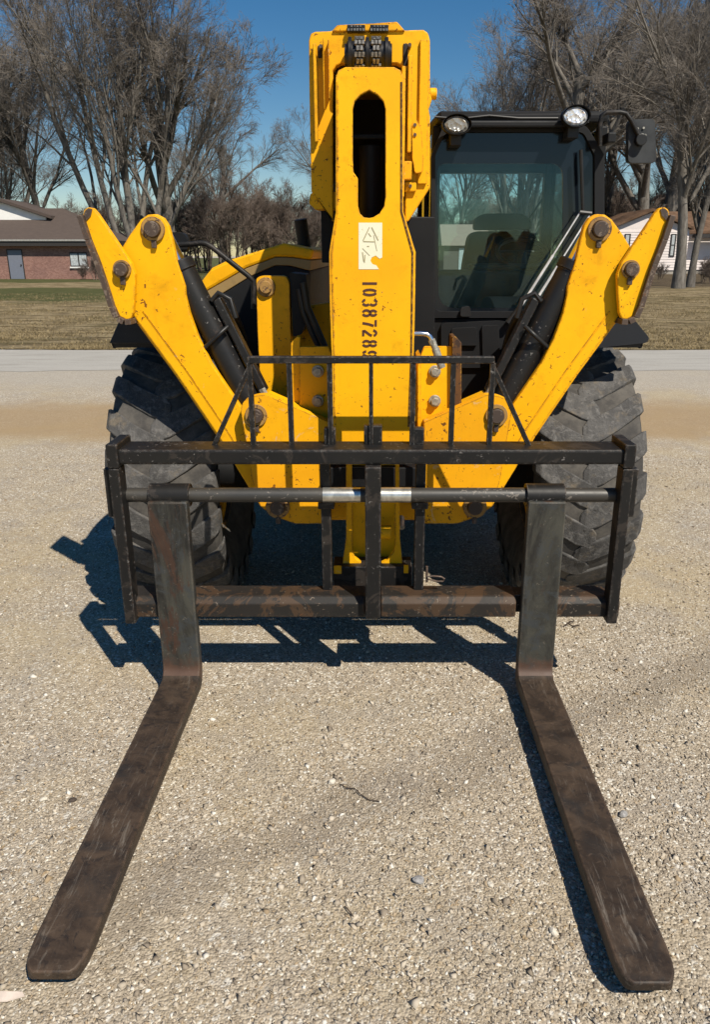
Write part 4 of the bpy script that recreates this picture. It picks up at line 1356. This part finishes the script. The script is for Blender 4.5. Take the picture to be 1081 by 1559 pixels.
# load guard
YG = 2.90
zr0, zr1 = za(553, YG), za(542, YG)
mb = MB(); mb.box(at(377, 547, YG)[0], at(753, 547, YG)[0], YG - .014, YG + .014, zr0, zr1)
build(mb, 'guard_rail', 'black', CA, 0.004)
zbar = za(685, YF) - .006
for u in (382, 441.5, 502.5, 565, 628.5, 689, 748.5):
    x = at(u, 600, YG)[0]; w_ = .010 if u not in (565,) else .008
    mb = MB(); mb.box(x - w_, x + w_, YG - .010, YG + .010, zbar, zr0 + .002)
    build(mb, 'guard_bar', 'black', CA, 0.002)
for u0, u1 in ((381, 325), (750, 806)):
    mb = MB(); p0 = Vector(at(u0, 556, YG)); p1 = Vector(at(u1, 672, YG)); p1.z = zbar
    mb.bar(p0, p1, .018, .018)
    build(mb, 'guard_brace', 'black', CA, 0.002)
# loop pin on the inner upright
mb = MB()
pts = [at(u, v, YF + .08) for u, v in ((650, 878), (660, 877), (672, 878), (677, 881), (675, 885), (666, 885), (652, 882))]
mb.tube(pts, .0035, 8); mb.tube([at(650, 862, YF + .09), at(650, 886, YF + .09)], .005, 8)
build(mb, 'locking_pin', 'dark_steel', CA, smooth=True)

# ------------------------------------------------------------------ pallet forks
def fork(x0, x1, ytip, label, xt0=None, xt1=None):
    E_ = empty('pallet_fork', ((x0 + x1) / 2, YF, 0.0), label, 'fork', 'pallet forks hung on the carriage shaft')
    zt_, th = .090, .056
    zeye = zs - .01
    # shank + heel + blade as one forged L, rounded heel
    prof_ = [(YF + .048, zeye), (YF, zeye), (YF, zt_ + .045), (YF - .006, zt_ + .018), (YF - .022, zt_ + .003), (YF - .05, zt_)]
    n_b = 14
    xs_ = []
    mb = MB()
    secs = []   # (y_top, z_top, y_bot, z_bot, xl, xr)
    secs.append((YF, zeye, YF + .046, zeye, x0, x1))
    secs.append((YF, .30, YF + .047, .30, x0, x1))
    secs.append((YF, zt_ + .05, YF + .048, zt_ + .03, x0, x1))
    for kk in range(1, 8):
        th_ = math.pi / 2 * kk / 7
        secs.append((YF - .05 * (1 - math.cos(th_)), zt_ + .05 * (1 - math.sin(th_)),
                     YF + .048 - .058 * (1 - math.cos(th_)), zt_ + .03 - .086 * math.sin(th_), x0, x1))
    Lb = YF - .045 - ytip
    for i in range(1, n_b + 1):
        q = i / n_b
        y = YF - .045 - Lb * q * 0.93
        tk = .056 - .014 * q
        secs.append((y, zt_, y, zt_ - tk, x0, x1))
    wmid = (x1 - x0)
    for q, ins in ((.960, .002), (.978, .007), (.991, .016), (1.0, .030)):
        y = YF - .045 - Lb * q
        dz_ = .002 if q < .99 else .006
        secs.append((y, zt_ - dz_, y + (.0 if q < 1 else .002), zt_ - .040 if q < 1 else zt_ - .034, x0 + ins, x1 - ins))
    vs = []
    for (ya_, za_, yb_, zb_, xl, xr) in secs:
        vs += [(xl, ya_, za_), (xr, ya_, za_), (xr, yb_, zb_), (xl, yb_, zb_)]
    fs = [(0, 1, 2, 3)]
    for i in range(len(secs) - 1):
        a = i * 4
        for j in range(4):
            fs.append((a + j, a + (j + 1) % 4, a + 4 + (j + 1) % 4, a + 4 + j))
    e = (len(secs) - 1) * 4
    fs.append((e + 3, e + 2, e + 1, e))
    # split in shank and blade
    cut = 6
    mbs = MB(); mbs.add(vs[:4 * (cut + 1)], [f for f in fs if max(f) < 4 * (cut + 1)])
    mbb = MB(); mbb.add(vs[4 * cut:], [tuple(q - 4 * cut for q in f) for f in fs if min(f) >= 4 * cut])
    build(mbs, 'shank', 'shank', E_, 0.005, smooth=True)
    build(mbb, 'blade', 'fork', E_, 0.005, smooth=True)
    n = 28
    mb = MB()
    o_ = [(x0 - .002, YF + .065 + .0455 * math.cos(2 * math.pi * i / n), zs + .0455 * math.sin(2 * math.pi * i / n)) for i in range(n)]
    h_ = [(x0 - .002, YF + .065 + .0300 * math.cos(2 * math.pi * i / n), zs + .0300 * math.sin(2 * math.pi * i / n)) for i in range(n)]
    mb.prism_hole(o_, h_, (x1 - x0 + .004, 0, 0))
    build(mb, 'hanger_eye', 'black', E_, 0.003, smooth=True)
    return E_
fork(-.868, -.715, 1.425, 'rusty steel pallet fork hanging on the engine side of the carriage')
fork(.602, .748, 1.395, 'rusty steel pallet fork hanging on the cab side of the carriage')

# ------------------------------------------------------------------ loose stones, twigs and scrap on the yard
M['stone_pale'] = simple('stone_pale', (0.60, 0.55, 0.46), 0.9, 0, .2, .2, 90, .4, 150)
M['stone_grey'] = simple('stone_grey', (0.30, 0.29, 0.28), 0.9, 0, .2, .3, 90, .4, 150)
M['stone_dark'] = simple('stone_dark', (0.07, 0.055, 0.045), 0.9, 0, .2, .3, 90, .4, 150)
import bmesh
def stone(u, v, r, mat, label, seed):
    bm = bmesh.new()
    bmesh.ops.create_icosphere(bm, subdivisions=2, radius=1)
    rs = np.random.default_rng(seed)
    dirs = rs.normal(0, 1, (7, 3)); dirs /= np.linalg.norm(dirs, axis=1)[:, None]
    lim = rs.uniform(.62, .9, 7)
    for w in bm.verts:
        p = np.array(w.co)
        for d_, l_ in zip(dirs, lim):
            k_ = p @ d_
            if k_ > l_: p = p - d_ * (k_ - l_)
        w.co = Vector(p * np.array([1.2, .9, .65]) * r)
    me = bpy.data.meshes.new('stone'); bm.to_mesh(me); bm.free()
    me.materials.append(M[mat])
    o = bpy.data.objects.new('stone', me); COL.objects.link(o)
    g_ = gnd(u, v)
    o.location = (g_[0], g_[1], r * .45); o.rotation_euler = (0, 0, rs.uniform(0, 6))
    o['label'] = label; o['category'] = 'stone'; o['group'] = 'larger stones lying on the gravel'
stone(505, 1192, .014, 'stone_pale', 'pale chunky stone lying on gravel between the two forks', 1)
stone(949, 1242, .015, 'stone_grey', 'rounded blue grey stone on the gravel outside the cab side fork', 2)
stone(637, 1343, .017, 'stone_grey', 'larger grey stone with dark shadow on gravel between the forks', 3)
stone(747, 1348, .010, 'stone_pale', 'small bright white pebble on gravel beside the cab side fork', 4)
stone(842, 1420, .012, 'stone_pale', 'flat cream pebble near the tip of the cab side fork', 5)
stone(110, 1220, .012, 'stone_dark', 'dark brown stone on gravel outside the engine side fork', 6)
stone(66, 1219, .012, 'stone_pale', 'cream white stone next to a dark one outside the engine side fork', 7)
M['twig'] = simple('dry_twig', (0.06, 0.042, 0.03), .8)
M['scrap'] = simple('pale_scrap', (0.62, 0.52, 0.44), .8)
mb = MB(); mb.tube([(*gnd(u, v)[:2], z) for u, v, z in ((858, 956, .006), (864, 952, .012), (872, 956, .010), (882, 953, .005))], .0035, 6)
mb.tube([(*gnd(u, v)[:2], z) for u, v, z in ((862, 955, .010), (868, 949, .012), (874, 948, .006))], .003, 6)
build(mb, 'twig', 'twig', label='short dark twig on gravel just beyond the fork carriage end', cat='twig')
mb = MB(); mb.tube([(*gnd(u, v)[:2], z) for u, v, z in ((525, 1383, .008), (531, 1391, .012), (538, 1398, .006))], .0018, 6)
build(mb, 'twig', 'twig', label='thin black twig on gravel between the fork tips', cat='twig')
mb = MB(); mb.tube([(*gnd(u, v)[:2], z) for u, v, z in ((518, 1196, .006), (527, 1203, .010), (540, 1203, .008), (548, 1212, .010), (562, 1220, .006), (578, 1222, .005))], .002, 6)
build(mb, 'twig', 'twig', label='long crooked twig on gravel beside a pale chunky stone', cat='twig')
mb = MB()
q = [gnd(u, v) for u, v in ((-12, 1514), (34, 1515), (38, 1521), (10, 1529), (-12, 1530))]
mb.prism([(x, y, .008) for x, y, z in q], (0, 0, .004))
build(mb, 'wood_scrap', 'scrap', label='pale flat splinter of wood beyond the tip of the engine side fork', cat='scrap')

# ------------------------------------------------------------------ bare trees
def m_bark(name, a, b, sc=6):
    k = NT(name)
    co = k.coord('Object')
    f = k.noise(k.coord('Object', (1, 1, .25)), sc, 6, .7)
    oi = k.n('ShaderNodeObjectInfo').outputs['Random']
    col = k.mix(k.ramp(f, .3, .7), a, b)
    col = k.mix(k.math('MULTIPLY', oi, .35), col, tuple(c * .6 for c in a))
    k.set(col, .9, 0, .15)
    k.bump(k.noise(k.coord('Object', (1, 1, .2)), 14, 5, .7), .8, .05)
    return k.m
M['bark'] = m_bark('bark_grey', (.105, .093, .08), (.235, .215, .19))
M['twigs'] = m_bark('twigs_grey', (.15, .130, .112), (.27, .240, .21), 1.2)
M['bark_brown'] = m_bark('bark_brown', (.13, .098, .078), (.25, .195, .155))
M['twigs_brown'] = m_bark('twigs_brown', (.14, .108, .090), (.25, .20, .168), 1.2)

def tubes(P, Rr, ns):
    """P (N,S,3) polylines, Rr (N,S) radii -> verts, tris"""
    N, S, _ = P.shape
    Tn = np.empty_like(P)
    Tn[:, 1:-1] = P[:, 2:] - P[:, :-2]; Tn[:, 0] = P[:, 1] - P[:, 0]; Tn[:, -1] = P[:, -1] - P[:, -2]
    Tn /= np.linalg.norm(Tn, axis=2, keepdims=True) + 1e-9
    ref = np.where(np.abs(Tn[..., 2:3]) < .9, np.array([0, 0, 1.0]), np.array([1.0, 0, 0]))
    A = np.cross(Tn, ref); A /= np.linalg.norm(A, axis=2, keepdims=True) + 1e-9
    B = np.cross(Tn, A)
    t = np.arange(ns) * 2 * np.pi / ns
    V = P[:, :, None] + (A[:, :, None] * np.cos(t)[None, None, :, None] + B[:, :, None] * np.sin(t)[None, None, :, None]) * Rr[:, :, None, None]
    idx = np.arange(N * S * ns).reshape(N, S, ns)
    a = idx[:, :-1]; b = idx[:, 1:]
    a2 = np.roll(a, -1, 2); b2 = np.roll(b, -1, 2)
    T = np.concatenate([np.stack([a, a2, b2], -1).reshape(-1, 3), np.stack([a, b2, b], -1).reshape(-1, 3)])
    return V.reshape(-1, 3), T

def gen_tree(seed, spec):
    g = np.random.default_rng(seed)
    pos, dr, ln, rad = spec['trunks']
    pos = np.array(pos, float); dr = np.array(dr, float); dr /= np.linalg.norm(dr, axis=1, keepdims=True)
    ln = np.array(ln, float); rad = np.array(rad, float)
    thick, fine = [], []
    for li, L in enumerate(spec['levels']):
        S = L['seg'] + 1
        N = len(pos)
        P = np.empty((N, S, 3)); P[:, 0] = pos
        d = dr.copy()
        for s in range(1, S):
            P[:, s] = P[:, s - 1] + d * (ln / L['seg'])[:, None]
            d = d + g.normal(0, L['wob'], (N, 3)); d[:, 2] += L['up']
            d /= np.linalg.norm(d, axis=1, keepdims=True)
        tt = np.linspace(0, 1, S)
        Rr = rad[:, None] * (1 - tt[None] * (1 - L['tip']))
        if li == 0: Rr[:, 0] *= 1.35
        (thick if li < spec['split'] else fine).append(tubes(P, Rr, L['ns']))
        if 'kids' not in L: break
        K = L['kids']
        t = g.uniform(L['t0'], 1.0, (N, K)) if li > 0 else np.linspace(L['t0'], 1, K)[None].repeat(N, 0)
        f = t * (S - 1); i0 = np.minimum(f.astype(int), S - 2); fr_ = f - i0
        rows = np.arange(N)[:, None]
        p = P[rows, i0] * (1 - fr_)[..., None] + P[rows, i0 + 1] * fr_[..., None]
        ax_ = P[rows, i0 + 1] - P[rows, i0]; ax_ /= np.linalg.norm(ax_, axis=2, keepdims=True)
        rv = g.normal(0, 1, (N, K, 3)); rv -= ax_ * (rv * ax_).sum(2, keepdims=True); rv /= np.linalg.norm(rv, axis=2, keepdims=True)
        ang = np.radians(g.uniform(L['a0'], L['a1'], (N, K)))[..., None]
        nd = ax_ * np.cos(ang) + rv * np.sin(ang)
        rl_ = Rr[rows, i0] * (1 - fr_) + Rr[rows, i0 + 1] * fr_
        cl = ln[:, None] * L['lr'] * (1.15 - .55 * t) * g.uniform(.65, 1.25, (N, K))
        cr = np.minimum(rl_ * L['rr'], rl_ * .9) * g.uniform(.7, 1.1, (N, K))
        pos, dr, ln, rad = p.reshape(-1, 3), nd.reshape(-1, 3), cl.reshape(-1), np.maximum(cr.reshape(-1), spec['rmin'])
    def join(parts):
        vs, ts, o = [], [], 0
        for v, t in parts:
            vs.append(v); ts.append(t + o); o += len(v)
        return np.concatenate(vs), np.concatenate(ts)
    return join(thick), join(fine)

def lev(k, a, up, n0):
    return [
        dict(seg=6, wob=.05, up=.02, tip=.60, ns=9, kids=n0, t0=.35, a0=a[0], a1=a[1], lr=1.05, rr=.62),
        dict(seg=8, wob=.075, up=up, tip=.25, ns=6, kids=k[0], t0=.15, a0=18, a1=46, lr=.46, rr=.55),
        dict(seg=5, wob=.09, up=up, tip=.28, ns=4, kids=k[1], t0=.12, a0=18, a1=48, lr=.50, rr=.55),
        dict(seg=3, wob=.11, up=up, tip=.35, ns=3, kids=k[2], t0=.10, a0=18, a1=48, lr=.58, rr=.60),
        dict(seg=2, wob=.12, up=up, tip=.45, ns=3, kids=k[3], t0=.15, a0=15, a1=42, lr=.66, rr=.65),
        dict(seg=1, wob=.10, up=up, tip=.40, ns=3)]
SPEC = {
    'multi': (11, dict(trunks=([(0, 0, 0), (.5, .2, 0), (-.5, .3, 0), (.1, -.4, 0), (.3, .6, 0), (-.3, -.3, 0), (.8, -.1, 0)],
                               [(.03, 0, 1), (.34, .05, 1), (-.38, .1, 1), (-.12, -.2, 1), (.16, .25, 1), (-.24, -.12, 1), (.50, -.1, 1)], [9.5, 9, 9, 8.5, 9.2, 9.4, 7.5], [.22, .19, .18, .16, .17, .17, .14]),
                       levels=lev((9, 7, 7, 2), (11, 36), .04, 6), split=3, rmin=.0068)),
    'spread': (23, dict(trunks=([(0, 0, 0)], [(.03, 0, 1)], [8.0], [.36]), levels=lev((12, 9, 7, 2), (22, 52), .03, 9), split=3, rmin=.007)),
    'tall': (35, dict(trunks=([(0, 0, 0)], [(-.03, .02, 1)], [10.5], [.30]), levels=lev((12, 9, 7, 2), (14, 40), .04, 9), split=3, rmin=.007)),
    'thicket': (47, dict(trunks=([(0, 0, 0), (.7, .3, 0), (-.6, -.2, 0), (.2, .8, 0), (-.3, .6, 0)], [(.05, 0, 1), (.22, .1, 1), (-.25, 0, 1), (.1, .2, 1), (-.1, .1, 1)], [4.6, 4.2, 4.4, 4.0, 3.6], [.11, .09, .10, .08, .07]),
                       levels=[
        dict(seg=5, wob=.07, up=.03, tip=.5, ns=7, kids=8, t0=.12, a0=12, a1=38, lr=.85, rr=.6),
        dict(seg=5, wob=.09, up=.05, tip=.3, ns=5, kids=9, t0=.10, a0=18, a1=46, lr=.50, rr=.6),
        dict(seg=3, wob=.11, up=.05, tip=.3, ns=3, kids=8, t0=.08, a0=18, a1=48, lr=.58, rr=.6),
        dict(seg=2, wob=.12, up=.04, tip=.4, ns=3, kids=5, t0=.10, a0=18, a1=46, lr=.64, rr=.65),
        dict(seg=1, wob=.10, up=.04, tip=.4, ns=3)], split=2, rmin=.0085)),
}
TREE = {}
for nm, (sd_, sp_) in SPEC.items():
    (v1, t1), (v2, t2) = gen_tree(sd_, sp_)
    br = nm == 'thicket'
    TREE[nm] = (np_mesh('trunk_' + nm, v1, t1, 'bark_brown' if br else 'bark', True), np_mesh('crown_' + nm, v2, t2, 'twigs_brown' if br else 'twigs'), float(v2[:, 2].max()))

def tree(kind, u, D, height, rot, label, group=None, name='bare_tree'):
    t, c, h = TREE[kind]
    x = (u - CX) * (D * math.cos(PITCH) + H * math.sin(PITCH)) / F
    e = empty(name, (x, D, 0), label, 'tree' if name != 'shrub' else 'shrub', group)
    s_ = height / h
    e.scale = (s_, s_, s_); e.rotation_euler = (0, 0, rot)
    for nm, me in (('trunk', t), ('crown', c)):
        o = bpy.data.objects.new(nm, me); COL.objects.link(o); o.parent = e
    return e

G1 = 'tall bare trees behind the brick house'
tree('multi', 205, 67, 27.5, .4, 'huge bare grey tree with several stems behind the end of the brick house')
tree('spread', 262, 76, 25.0, 1.9, 'tall bare spreading tree just behind the huge many stemmed tree')
tree('tall', 75, 82, 27, .8, 'tall bare tree rising behind the roof of the brick house', G1)
tree('spread', -40, 78, 25, 2.5, 'tall bare tree rising behind the roof of the brick house', G1)
tree('multi', 10, 98, 24, 4.1, 'tall bare tree rising behind the roof of the brick house', G1)
tree('spread', 340, 95, 17, 5.2, 'bare tree rising from brown thicket above the engine cover')
tree('tall', 505, 84, 15.5, 2.2, 'thin bare tree with sky around it behind the boom head')
GT = 'brown thicket trees beyond the lawn on the engine side'
for i, (u, D, h_) in enumerate(((282, 80, 8.6), (318, 86, 10.2), (352, 79, 9.4), (385, 88, 10.4), (412, 82, 9.4), (440, 86, 9.3), (468, 80, 7.8), (492, 90, 9.0), (235, 90, 9.5), (165, 95, 9.5), (100, 100, 9.0), (30, 104, 9))):
    tree('thicket', u, D, h_, i * 1.7, 'dense brown twiggy small tree in the thicket beyond the engine cover', GT)
tree('tall', 1033, 43, 19.0, 1.0, 'bare tree with thick straight grey trunk in front of the white house')
tree('tall', 1051, 44.5, 13.5, 4.4, 'slender bare tree beside a thicker trunk in front of the white house')
tree('spread', 968, 84, 27, .3, 'wide bare tree with forked dark trunk behind the stabilizer foot')
tree('spread', 862, 70, 26, 2.9, 'wide bare tree standing right behind the cab roof lamps')
tree('multi', 790, 80, 25, 1.1, 'bare many stemmed tree seen above the cab visor')
tree('multi', 1120, 96, 26, 2.4, 'bare many stemmed tree past the end of the white house')
tree('tall', 915, 88, 28, 5.0, 'tall bare tree far behind the cab mirror')
tree('spread', 1010, 92, 29, 4.0, 'tall bare spreading tree far behind the white house')
tree('tall', 695, 96, 19, 3.3, 'slim distant bare tree between boom head and cab roof')
GR = 'brown thicket trees behind the cab'
for i, (u, D, h_) in enumerate(((668, 98, 9.5), (712, 104, 11), (768, 108, 12), (822, 106, 12.5), (878, 92, 12), (912, 88, 11), (946, 94, 11), (985, 100, 12), (1025, 104, 12), (1066, 100, 11), (1098, 102, 11), (640, 104, 9))):
    tree('thicket', u, D, h_, 2.1 + i * 1.9, 'dense brown twiggy small tree in the thicket behind the cab', GR)
for i, (u, D, h_) in enumerate(((990, 60, 1.6), (1006, 58, 1.3), (1070, 52, 1.7), (1085, 50, 1.8))):
    tree('thicket', u, D, h_, i * 2.3, 'low dark twiggy shrub at the foot of the white house', 'low shrubs by the white house', 'shrub')
for i, (u, D, h_) in enumerate(((146, 57, 1.9), (128, 58, 1.2))):
    tree('thicket', u, D, h_, i * 2.3, 'low bare shrub against the brick house wall under the window', 'low shrubs by the brick house', 'shrub')

# ------------------------------------------------------------------ brick house
k = NT('brick_wall')
co = k.coord('World', (1, 1, 1))
mp = k.n('ShaderNodeMapping'); mp.inputs['Rotation'].default_value = (R(90), 0, 0); k.l(co, mp.inputs[0])
br = k.n('ShaderNodeTexBrick'); k.l(mp.outputs[0], br.inputs['Vector'])
br.inputs['Scale'].default_value = 4.0
br.inputs['Color1'].default_value = (.20, .085, .066, 1); br.inputs['Color2'].default_value = (.32, .165, .13, 1); br.inputs['Mortar'].default_value = (.30, .23, .19, 1)
br.inputs['Mortar Size'].default_value = .02
k.set(k.mix(k.math('MULTIPLY', k.ramp(k.noise(k.coord('World'), .7, 5), .45, .7), .45), br.outputs['Color'], (.16, .085, .075)), .9)
M['brick'] = k.m
k = NT('shingle_roof'); st = k.coord('World', (1, 1, 4))
k.set(k.mix(k.noise(st, 3, 6, .7), (.050, .036, .030), (.105, .078, .064)), .9); k.bump(k.noise(st, 8, 4), .4, .03)
M['shingle'] = k.m
M['white'] = simple('white_paint', (.80, .79, .76), .6, 0, .3, .04, 2)
M['trim_dark'] = simple('dark_trim', (.03, .026, .024), .6)
M['door_grey'] = simple('grey_door', (.17, .185, .23), .5, 0, .4, .05)
M['pane'] = NT('window_pane').set((.16, .19, .20), .08, 0, .8).m
M['curtain'] = simple('pale_blind', (.42, .45, .46), .6)
D1 = 59.0
def X1(u, D=D1): return (u - CX) * (D * math.cos(PITCH) + 1.0 * math.sin(PITCH)) / F
bh = empty('brick_house', (X1(-10), D1 + 4, 0), 'low red brick house with brown shingle roof and white gable', 'house')
x0, x1 = X1(-240), X1(158)
ze = 2.30
mb = MB(); mb.box(x0, x1, D1, D1 + 9, 0, ze); wall = build(mb, 'wall', 'brick', bh)
mb = MB(); mb.box(x0 - .5, x1 + .5, D1 - .5, D1 + 9.5, ze + .004, ze + .42); sof = build(mb, 'eave', 'trim_dark', bh)
mb = MB(); mb.box(x0 - .55, x1 + .55, D1 - .58, D1 - .5, ze + .34, ze + .46); build(mb, 'gutter', 'bright_steel' if False else simple('gutter', (.30, .29, .27), .5), sof)
mb = MB()
zr, yr0 = 5.1, D1 + 4.5
e0 = ze + .42
mb.add([(x0 - .5, D1 - .5, e0), (x1 + .5, D1 - .5, e0), (x1 + .5, D1 + 9.5, e0), (x0 - .5, D1 + 9.5, e0), (x0 + 4, yr0, zr), (x1 - 4.2, yr0, zr)],
       [(0, 1, 5, 4), (1, 2, 5), (2, 3, 4, 5), (3, 0, 4), (3, 2, 1, 0)])
roof_ = build(mb, 'roof', 'shingle', bh)
gx0, gx1, gxp = X1(-62, 62), X1(82, 62), X1(18, 62)
yg = D1 + 2.6
zg0, zgp = za(331, yg), za(308, yg)
mb = MB(); mb.prism([(gx0, yg, zg0 - .3), (gx1, yg, zg0 - .3), (gx1, yg, zg0), (gxp, yg, zgp), (gx0, yg, zg0)], (0, .2, 0)); build(mb, 'gable', 'white', bh)
mb = MB()
for s0, s1 in ((gx0 - .5, gxp), (gx1 + .5, gxp)):
    zz = zg0 - .5 * (zgp - zg0) / (gxp - gx0)
    mb.add([(s0, yg - .35, zg0 - .1), (s1, yg - .35, zgp + .06), (s1, yg + 5, zgp + .06), (s0, yg + 5, zg0 - .1), (s0, yg - .35, zg0 + .12), (s1, yg - .35, zgp + .28), (s1, yg + 5, zgp + .28), (s0, yg + 5, zg0 + .12)],
           [(0, 1, 2, 3), (7, 6, 5, 4), (0, 4, 5, 1), (1, 5, 6, 2), (2, 6, 7, 3), (3, 7, 4, 0)])
build(mb, 'gable_roof', 'shingle', roof_)
mb = MB(); mb.box(X1(14.5), X1(35.5), D1 - .06, D1 - .003, .02, za(381, D1)); dr_ = build(mb, 'door', 'door_grey', bh, 0.01)
mb = MB(); mb.cyl((X1(33), D1 - .13, 1.0), (X1(33), D1 - .06, 1.0), .05, 10); build(mb, 'handle', 'trim_dark', dr_)
mb = MB(); mb.box(X1(13.4), X1(14.4), D1 - .08, D1 - .003, .02, za(380, D1)); mb.box(X1(35.6), X1(36.6), D1 - .08, D1 - .003, .02, za(380, D1)); mb.box(X1(13.4), X1(36.6), D1 - .081, D1 - .003, za(381, D1) + .003, za(379.5, D1)); build(mb, 'door_frame', 'trim_dark', dr_)
for u0, u1 in ((108, 134), (-120, -90)):
    zw0, zw1 = za(406, D1), za(384, D1)
    mb = MB(); mb.box(X1(u0), X1(u1), D1 - .05, D1 - .003, zw0, zw1); wn_ = build(mb, 'window', 'trim_dark', bh, .01)
    um = (u0 + u1) / 2
    mb = MB(); mb.box(X1(u0 + 1), X1(um - 1), D1 - .06, D1 - .052, zw0 + .08, zw1 - .10); build(mb, 'pane', 'curtain', wn_)
    mb = MB(); mb.box(X1(um + 1), X1(u1 - 1), D1 - .06, D1 - .052, zw0 + .08, zw1 - .10); build(mb, 'pane', 'curtain', wn_)
    mb = MB(); mb.box(X1(u0 - 1), X1(u1 + 1), D1 - .12, D1 - .003, zw0 - .1, zw0 - .002); build(mb, 'sill', 'white', wn_)

# ------------------------------------------------------------------ white house
D2 = 74.0
def X2(u, D=D2): return (u - CX) * (D * math.cos(PITCH) + .5 * math.sin(PITCH)) / F
M['siding'] = simple('white_siding', (.76, .68, .65), .65, 0, .3, .05, 1.5)
M['roof_tan'] = simple('tan_roof', (.13, .08, .052), .9, 0, .1, .3, 2)
M['concrete'] = simple('foundation', (.33, .30, .26), .9, 0, .1, .2, 3)
wh = empty('white_house', (X2(1000), D2 + 4, 0), 'white clapboard house with tan roof behind bare tree trunks', 'house')
def siding(u0, u1, y, z0, z1, par, peak=None):
    n = max(1, int(round((z1 - z0) / .24)))
    stp = (z1 - z0) / n
    first = None
    for i in range(n):
        za_, zb_ = z0 + i * stp, z0 + (i + 1) * stp
        mb = MB()
        a, b = X2(u0), X2(u1)
        if peak:
            # gable boards shorten towards the ridge
            f0 = max(0, (za_ - peak[0]) / (peak[1] - peak[0])); f1 = max(0, (zb_ - peak[0]) / (peak[1] - peak[0]))
            m_ = (a + b) / 2
            a, b = m_ + (a - m_) * (1 - f1), m_ + (b - m_) * (1 - f1)
        mb.add([(a, y - .035, za_), (b, y - .035, za_), (b, y - .004, zb_), (a, y - .004, zb_), (a, y, za_), (b, y, za_), (b, y, zb_), (a, y, zb_)],
               [(0, 1, 2, 3), (0, 4, 5, 1), (0, 3, 7, 4), (1, 5, 6, 2), (4, 7, 6, 5)])
        build(mb, 'siding_board', 'siding', par)
mb = MB(); mb.box(X2(926), X2(1045), D2 + .002, D2 + 9, .35, 3.88); w1_ = build(mb, 'wall', 'siding', wh)
siding(926, 1045, D2, .36, 3.88, w1_)
mb = MB(); mb.box(X2(1045) + .01, X2(1200), D2 + 2, D2 + 9, .35, 3.55); w2_ = build(mb, 'wall', 'siding', wh)
siding(1046, 1200, D2 + 2, .36, 3.50, w2_)
mb = MB(); mb.box(X2(925), X2(1046), D2 + .05, D2 + 9, 0, .35); mb.box(X2(1046) + .01, X2(1200), D2 + 2.05, D2 + 9, 0, .35); build(mb, 'foundation', 'concrete', wh)
mb = MB()
xa_, xb_, xm_ = X2(922), X2(1049), X2(985)
pk = 5.4
mb.prism([(xa_, D2 - .4, 3.85), (xm_, D2 - .4, pk), (xb_, D2 - .4, 3.85), (xb_, D2 - .4, 4.08), (xm_, D2 - .4, pk + .26), (xa_, D2 - .4, 4.08)], (0, 10, 0))
build(mb, 'roof', 'roof_tan', wh)
mb = MB(); mb.prism([(X2(926), D2 + .002, 3.88), (X2(1045), D2 + .002, 3.88), (xm_, D2 + .002, pk - .1)], (0, .2, 0)); gw = build(mb, 'gable', 'siding', wh)
mb = MB(); x_ = X2(1046); xe = X2(1204)
mb.add([(x_, D2 + 1.5, 3.56), (xe, D2 + 1.5, 3.56), (xe, D2 + 5.5, 5.4), (x_ - .5, D2 + 5.5, 5.4), (x_, D2 + 1.5, 3.82), (xe, D2 + 1.5, 3.82), (xe, D2 + 5.5, 5.66), (x_ - .5, D2 + 5.5, 5.66)],
       [(0, 1, 2, 3), (7, 6, 5, 4), (0, 4, 5, 1), (1, 5, 6, 2), (2, 6, 7, 3), (3, 7, 4, 0)])
build(mb, 'roof', 'roof_tan', wh)
mb = MB(); mb.box(X2(1060), X2(1204), D2 + .6, D2 + 1.5, 3.2, 3.5); build(mb, 'porch_beam', 'trim_dark', wh)
for u0, u1, zz0, zz1 in ((1018, 1026, 1.55, 3.5), (948, 957, 1.55, 3.5)):
    mb = MB(); mb.box(X2(u0), X2(u1), D2 - .09, D2 - .04, zz0, zz1); wi = build(mb, 'window', 'trim_dark', wh)
    zm = (zz0 + zz1) / 2
    mb = MB(); mb.box(X2(u0) + .1, X2(u1) - .14, D2 - .10, D2 - .092, zz0 + .1, zm - .05); build(mb, 'pane', 'curtain', wi)
    mb = MB(); mb.box(X2(u0) + .1, X2(u1) - .14, D2 - .10, D2 - .092, zm + .05, zz1 - .1); build(mb, 'pane', 'curtain', wi)

# ------------------------------------------------------------------ shed behind the cab
D3 = 66.0
def X3(u): return (u - CX) * (D3 * math.cos(PITCH)) / F
M['shed_wall'] = simple('shed_wall', (.10, .085, .075), .8)
M['shed_roof'] = simple('shed_roof', (.22, .16, .13), .7)
sd0 = empty('garden_shed', (X3(700), D3 + 2, 0), 'small dark shed with brown roof seen through the cab windows', 'shed')
mb = MB(); mb.box(X3(676), X3(742), D3, D3 + 4, 0, 2.4); build(mb, 'wall', 'shed_wall', sd0)
mb = MB(); mb.prism([(X3(672), D3 - .3, 2.41), (X3(672), D3 + 4.3, 2.41), (X3(672), D3 + 2.2, 4.1)], (X3(746) - X3(672), 0, 0)); build(mb, 'roof', 'shed_roof', sd0)
mb = MB(); mb.box(X3(699), X3(713), D3 - .06, D3 - .003, .1, 2.2); build(mb, 'door', 'curtain', sd0)
